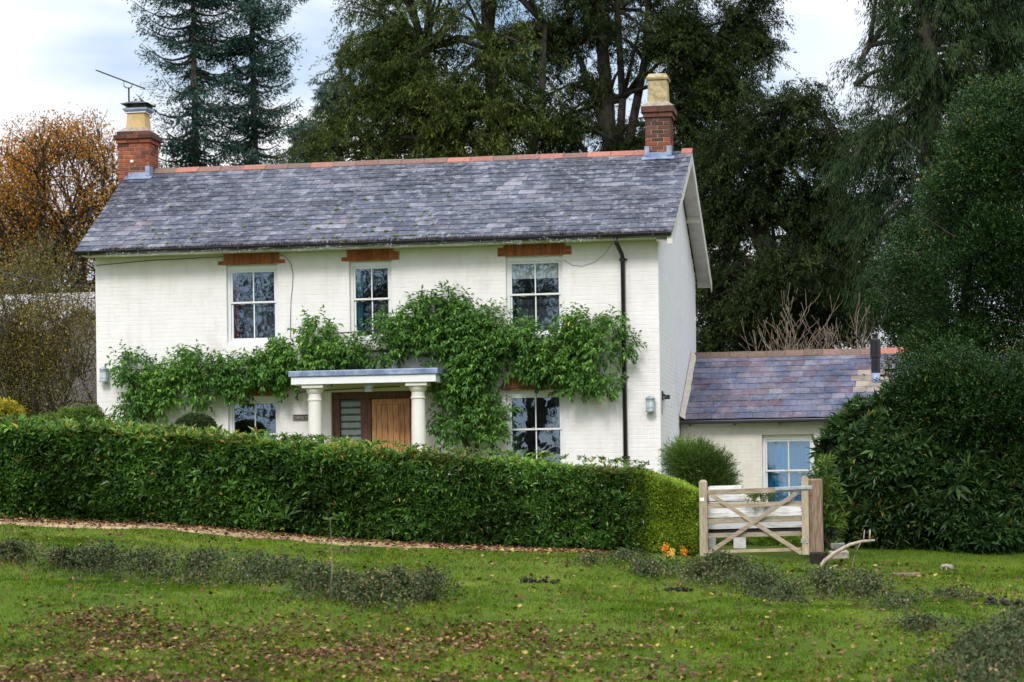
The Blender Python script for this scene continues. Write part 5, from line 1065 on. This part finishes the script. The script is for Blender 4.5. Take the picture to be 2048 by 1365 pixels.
# ================================================================== FOREGROUND
# grass
n_ = 580000; u = rng.random(n_); y = -4.2-20*rng.random(n_)**.85; fx = CAM[0]-(y-CAM[1])*math.tan(YAW); hw = (y-CAM[1])*.27+.4; x = fx+rng.uniform(-1, 1, n_)*hw
dens = snoise(x, y, 1.1, 2)*.5+.6; kp = (rng.random(n_) < np.clip(dens, .45, 1)) & ~((y > -7.45) & (x < -.6)) & ~((y > -6.7) & (x < 2.9)); x, y = x[kp], y[kp]; n_ = len(x)
P = np.stack([x, y, gz(x, y)-.004], 1); D = rng.normal(size=(n_, 3))*np.array([.45, .45, .1])+np.array([.05, 0, 1.]); Lg = rng.uniform(.025, .07, n_)*np.clip(.75+.5*snoise(x, y, 2.3, 8), .45, 1.6)
hh = np.clip(rng.normal(.42, .2, n_)+.22*snoise(x, y, .7, 3)+.16*snoise(x, y, 3.1, 6), 0, 1)
Dn = nrm(D); sd_ = nrm(np.cross(Dn, rv(n_))); wv = .0055*sd_; V = np.stack([P-wv, P+wv, P+Dn*Lg[:, None]], 1).reshape(-1, 3); i = np.arange(n_)*3
o = npmesh('grass', V, np.stack([i, i+1, i+2], 1), M['grass'], None, np.repeat(hh, 3)); tag(o, 'short green meadow grass covering the green', 'grass', kind='stuff')
# ranker tufts standing out of the turf
nt = 2600; y = -7.6-13.5*rng.random(nt); fx = CAM[0]-(y-CAM[1])*math.tan(YAW); x = fx+rng.uniform(-1, 1, nt)*((y-CAM[1])*.25); kp = rng.random(nt) < np.clip(.35+.9*snoise(x, y, 1.7, 14), .05, 1); x, y = x[kp], y[kp]; nt = len(x); k = 26
T = np.repeat(np.stack([x, y, gz(x, y)-.005], 1), k, 0); T[:, :2] += rng.normal(size=(nt*k, 2))*.045; sz_ = np.repeat(rng.uniform(.6, 1.3, nt), k)
leaf_o = leaf_mesh('grass_tufts', T, rng.normal(size=(nt*k, 3))*np.array([.5, .5, .1])+np.array([0, 0, 1.]), .085*sz_*rng.uniform(.5, 1.2, nt*k), .006, np.clip(np.repeat(rng.normal(.5, .22, nt), k)+rng.normal(0, .15, nt*k), 0, 1), M['grass'], droop=.2)
tag(leaf_o, 'rougher longer tufts of grass standing out of the short turf', 'grass', kind='stuff')
# fallen leaves
def litter(n, fun, name, lab, sz=(.05, .11)):
    x, y = fun(n); n = len(x); P = np.stack([x, y, gz(x, y)+.012+.02*rng.random(n)], 1); a = rng.random(n)*6.283; D = np.stack([np.cos(a), np.sin(a), rng.normal(size=n)*.35], 1); L_ = rng.uniform(*sz, n)
    D = nrm(D); up = nrm(np.array([0, 0, 1.])+rng.normal(size=(n, 3))*.4); Sd = nrm(np.cross(D, up)); N = np.cross(Sd, D); Lc = L_[:, None]; cu = rng.uniform(-.3, .5, n)[:, None]
    a_ = P-D*Lc*.5+N*Lc*cu*.5; b_ = P-D*Lc*.12+Sd*Lc*.42+N*Lc*cu*.35; c_ = P+D*Lc*.5+N*Lc*cu*.6; d_ = P-D*Lc*.12-Sd*Lc*.42+N*Lc*cu*.35; m_ = P+D*Lc*.05
    V = np.stack([a_, b_, c_, d_, m_], 1).reshape(-1, 3); i = np.arange(n)*5; Q = np.concatenate([np.stack([i+4, i+p, i+q], 1) for p, q in ((0, 1), (1, 2), (2, 3), (3, 0))])
    o = npmesh(name, V, Q, M['litter'], None, np.repeat(np.clip(rng.normal(.45, .27, n), 0, 1), 5)); tag(o, lab, 'fallen leaves', kind='stuff')
def f_all(n):
    y = -6.9-17*rng.random(n); fx = CAM[0]-(y-CAM[1])*math.tan(YAW); hw = (y-CAM[1])*.235+.4; x = fx+rng.uniform(-1, 1, n)*hw
    d = .55+.9*np.clip(snoise(x, y, 1.3, 11), 0, 1)+.9*np.clip((-15-y)/4, 0, 1)+.8*np.clip((-15.5-y)/2.5, 0, 1)*np.clip((0-x)/2.5, 0, 1)
    k = rng.random(n)*2.2 < d; return x[k], y[k]
litter(21000, f_all, 'leaf_litter', 'brown and yellow fallen leaves scattered over the grass', (.028, .08))
def f_low(n):
    c = np.stack([rng.uniform(-5.6, 4.5, 90), -14.2-6.5*rng.random(90)], 1); w_ = np.exp(-np.clip(c[:, 0]+2.0, 0, 9)/2.2); I = rng.choice(90, n, p=w_/w_.sum()); return c[I, 0]+rng.normal(size=n)*.42, c[I, 1]+rng.normal(size=n)*.42
litter(11000, f_low, 'leaf_drift', 'dense reddish brown drifts of dead leaves at the bottom left', (.03, .068))
def f_track(n):
    x = rng.uniform(-13, .3, n); y = -6.62-.75*rng.random(n)**1.3; return x, y
litter(3600, f_track, 'track_leaves', 'red-brown leaves lying on the track along the hedge foot', (.035, .07))
# low bramble patches, scattered through the pixels they cover and carried to the ground there
def scrub(label, poly, n, hgt, k=6, L_=.050, W_=.026, name='bramble_patch', mat='scrub', dens_seed=1):
    P = []
    for (u, v, ru, rv_) in poly:
        c0 = gat(u, v); cL = gat(u-ru, v); cT = gat(u, v-rv_); cB = gat(u, v+rv_); rx = abs(c0[0]-cL[0]); ry = max(.25, abs(cT[1]-cB[1])/2)
        m_ = int(n*ru/sum(q[2] for q in poly)); a = rng.random(m_)*6.283; r = np.abs(rng.normal(size=m_))*.52*(1+.25*np.sin(a*3+u)); x = c0[0]+np.cos(a)*r*rx; y = c0[1]+np.sin(a)*r*ry; hh = hgt*np.exp(-(r*1.1)**2)*(.75+.35*snoise(x, y, 3, dens_seed)); P.append(np.stack([x, y, gz(x, y)+hh*rng.random(m_)**.6], 1))
    P = np.concatenate(P); P = P[rng.random(len(P)) < np.clip(.62+.9*snoise(P[:, 0], P[:, 1], 2.6, dens_seed+3), .12, 1)]; n = len(P); LP, LD, I = shoots(P, rng.normal(size=(n, 3))*np.array([1, 1, .5])+np.array([0, 0, .8]), .11, k, 1.0, .1)
    o = leaf_mesh(name, LP, LD, L_*rng.uniform(.6, 1.3, len(I)), W_, np.clip(rng.normal(.48, .22, len(I))+.15*snoise(LP[:, 0], LP[:, 1], 2, 4), 0, 1), M[mat]); tag(o, label, 'ground cover', kind='stuff')
    st_ = rng.integers(n, size=n//8); mb = MB()
    for s_ in P[st_]: mb.tube([np.array([s_[0], s_[1], float(gz(s_[0], s_[1]))]), s_+np.array([random.gauss(0, .04), 0, .06])], [.004, .002], 3, cap=False)
    q = mb.build('bramble_stems', M['twig']); q.parent = o; q['kind'] = 'stuff'
scrub('dark low bramble patch running across the grass, thickest left of centre', [(200, 1130, 110, 26), (300, 1140, 130, 34), (400, 1150, 80, 30), (500, 1150, 60, 26), (30, 1120, 60, 18), (560, 1165, 90, 30), (640, 1180, 70, 26), (700, 1190, 80, 30), (130, 1135, 80, 18)], 3900, .24, dens_seed=2)
scrub('taller dark bramble clump at the right end of the long patch', [(790, 1190, 70, 26), (850, 1195, 60, 28), (740, 1190, 60, 24)], 1500, .32, dens_seed=3)
scrub('ragged bramble and weeds on the bank in front of the gate', [(1400, 1155, 90, 26), (1520, 1175, 120, 30), (1640, 1180, 80, 26), (1300, 1150, 50, 16), (1580, 1205, 70, 18), (1730, 1190, 70, 18), (1450, 1140, 80, 14)], 3200, .16, dens_seed=4, L_=.044)
scrub('dark shadowy low bush filling the bottom right corner', [(2010, 1330, 100, 60), (1960, 1365, 100, 40), (2050, 1290, 60, 50)], 3000, .40, dens_seed=5, name='low_bush')
scrub('thin weeds scattered over the right-hand grass below the rhododendron', [(1800, 1215, 90, 14), (1900, 1200, 100, 16), (1840, 1260, 120, 18), (1180, 1130, 60, 10), (1250, 1120, 60, 12), (700, 1110, 60, 8)], 1500, .08, dens_seed=6, name='weeds', L_=.03)
# sapling
p = gat(662, 1200); sp_ = empty('sapling', tuple(p)); tag(sp_, 'thin bare sapling stem with a few big leaves standing in the grass before the hedge', 'sapling')
tp_ = at(660, 1035, p[1]); part(sp_, MB().tube([p, p*.5+tp_*.5+np.array([.02, 0, 0]), tp_], [.010, .008, .004], 5), 'stem', M['twig'])
for (u, v, k, l_) in ((660, 1040, 6, .10), (664, 1150, 5, .16), (655, 1062, 3, .09)):
    b_ = at(u, v, p[1]); B = np.tile(b_, (k, 1)); a = np.arange(k)*6.283/k+.3; o = leaf_mesh('leaf_spray', B, np.stack([np.cos(a), np.sin(a)*.7, np.full(k, .25)], 1), l_, l_*.38, np.full(k, .6), M['lime']); under(o, sp_)
# orange flowered plant
p = gat(1335, 1135); fp = empty('flowering_plant', tuple(p)); tag(fp, 'small plant with three orange flower heads at the foot of the privet hedge', 'plant')
k = 46; a = rng.random(k)*6.283; o = leaf_mesh('leaf_spray', np.tile(p, (k, 1))+rng.normal(size=(k, 3))*np.array([.07, .05, .01]), np.stack([np.cos(a)*.8, np.sin(a)*.6, np.full(k, .9)], 1), rng.uniform(.12, .28, k), .035, rng.random(k), M['lime'], droop=.3); under(o, fp)
for (u, v) in ((1330, 1098), (1368, 1106), (1343, 1108)):
    c_ = at(u, v, p[1]); k = 90; q = c_+rng.normal(size=(k, 3))*np.array([.02, .02, .032]); o = leaf_mesh('flower_head', q, rng.normal(size=(k, 3))+np.array([0, 0, .8]), .035, .018, np.full(k, .2 if u != 1343 else .9)+rng.random(k)*.1, M['flower']); under(o, fp); o['kind'] = 'stuff'
    part(fp, MB().tube([p, c_], [.008, .006], 5), 'flower_stalk', M['moss'])
# fallen branch, stones, plank culvert, molehills
br = empty('fallen_branch', tuple(gat(1660, 1150))); tag(br, 'bleached dead branch arching over the stones right of the gate', 'branch')
q = [at(*uv, -7.9) for uv in ((1632, 1146), (1650, 1122), (1672, 1105), (1700, 1090), (1725, 1083), (1750, 1081))]; mb = MB().tube(q, [.025, .03, .028, .024, .02, .012], 8); mb.tube([at(1727, 1083, -7.9), at(1729, 1060, -7.9)], [.01, .006], 5); mb.tube([at(1739, 1082, -7.9), at(1740, 1060, -7.9)], [.012, .009], 5); mb.tube([at(1722, 1085, -7.9), at(1708, 1110, -7.9), at(1700, 1150, -7.9)], [.012, .009, .006], 5)
part(br, mb, 'limb', M['dead'], smooth=True)
def twig_(label, a, b_, r=.012):
    y0 = gat(*b_)[1]; o = MB().tube([at(*a, y0), (at(*a, y0)+at(*b_, y0))/2+np.array([0, 0, .02]), at(*b_, y0)], [r*.6, r, r*.8], 6).build('stick', M['dead'], smooth=True); tag(o, label, 'stick')
twig_('short pale stick leaning in the brambles below the dead branch', (1674, 1130), (1643, 1152)); twig_('small pale stick end lying just right of the stones', (1684, 1137), (1697, 1145), .008)
def rock(name, label, cat, c, r, mat, seed, flat=.6, n=2):
    r_ = np.random.default_rng(seed); mb = MB(); vs = []; 
    import itertools
    for i in range(0, 7):
        for j in range(12):
            a_, q = math.pi*i/6, 2*math.pi*j/12; v = np.array([math.sin(a_)*math.cos(q), math.sin(a_)*math.sin(q), math.cos(a_)*flat]); v = np.sign(v)*np.abs(v)**.8; vs.append(np.array(c)+v*np.array(r)*(1+r_.normal()*.10))
    mb.add(vs, [(i*12+j, i*12+(j+1) % 12, (i+1)*12+(j+1) % 12, (i+1)*12+j) for i in range(6) for j in range(12)]); o = mb.build(name, M[mat]); tag(o, label, cat); return o
def block(name, label, cat, u, v, Y, w, d_, h, mat, rz=.1):
    p = at(u, v, Y); mb = MB().box((-w/2, -d_/2, -h/2), (w/2, d_/2, h/2)); o = mb.build(name, M[mat]); o.location = p; o.rotation_euler = (random.gauss(0, .04), random.gauss(0, .05), rz); b_ = o.modifiers.new('b', 'BEVEL'); b_.width = .015; b_.segments = 2
    dp_ = o.modifiers.new('s', 'SUBSURF'); dp_.subdivision_type = 'SIMPLE'; dp_.levels = 2; dp_.render_levels = 3; tx = bpy.data.textures.new('rough', 'CLOUDS'); tx.noise_scale = .08; dd = o.modifiers.new('d', 'DISPLACE'); dd.texture = tx; dd.strength = .025; dd.mid_level = .5; tag(o, label, cat); return o
block('stone_block', 'squared mossy grey stone on top of the small pile right of the gate', 'stone', 1676, 1093, -7.1, .19, .16, .085, 'stone')
block('stone_block', 'broad brown stone in the middle of the small pile beneath the squared stone', 'stone', 1678, 1110, -7.15, .25, .2, .11, 'cement', .2)
block('stone_block', 'dark damp stone at the left end of the small pile next to the gate post', 'stone', 1636, 1117, -7.2, .22, .2, .17, 'soil', .05)
p = gat(1812, 1153); cv = empty('culvert', tuple(p)); tag(cv, 'sunken plank-topped drain opening in the grass below the rhododendron', 'drain')
part(cv, MB().box((p[0]-.17, p[1]-.12, p[2]-.0), (p[0]+.19, p[1]+.10, p[2]+.045)), 'plank', M['oldpost'], bevel=.006); part(cv, MB().box((p[0]-.05, p[1]-.14, p[2]-.10), (p[0]+.16, p[1]-.02, p[2]-.001)), 'drain_hole_shade', M['black'])  # solid black block paints the shade inside the drain opening
rock('rock', 'small tan rock at the grass edge below the rhododendron', 'rock', gat(1893, 1140)+np.array([0, 0, .03]), (.09, .07, .07), 'cement', 4)
def mole(label, u, v, parts):
    p = gat(u, v); mb = MB(); r_ = random.Random(u)
    o = None
    for (dx_, dy, rr) in parts:
        for q in range(16):
            c_ = p+np.array([dx_+r_.gauss(0, rr*.6), dy+r_.gauss(0, rr*.4), abs(r_.gauss(0, rr*.28))]); s_ = r_.uniform(.18, .42)*rr
            vs = [c_+np.array(v_)*s_*r_.uniform(.7, 1.2) for v_ in ((1, 0, 0), (-1, 0, 0), (0, 1, 0), (0, -1, 0), (0, 0, 1), (0, 0, -1), )]; mb.add(vs, [(0, 2, 4), (2, 1, 4), (1, 3, 4), (3, 0, 4), (2, 0, 5), (1, 2, 5), (3, 1, 5), (0, 3, 5)])
    o = mb.build('soil_heap', M['soil']); tag(o, label, 'soil heap', 'dark clods of turned soil in the grass', 'stuff')
mole('dark clods of soil in the open grass right of the bramble clump', 1055, 1166, [(0, 0, .09), (.15, .02, .06), (.3, 0, .09)])
mole('dark clods of soil on the bank below the orange flowers', 1350, 1182, [(-.12, 0, .07), (0, 0, .09), (.12, 0, .08)])
mole('flat dark clods of soil in the grass at the far left below the bramble', 172, 1165, [(-.1, 0, .05), (.05, 0, .06), (.18, 0, .05)])
mole('pair of dark soil lumps at the right edge of the grass', 2008, 1212, [(-.12, .0, .13), (.12, -.05, .14)])
mole('small dark soil scrape in the grass below the gate bank', 1465, 1262, [(0, 0, .06), (-.25, -.15, .05)])
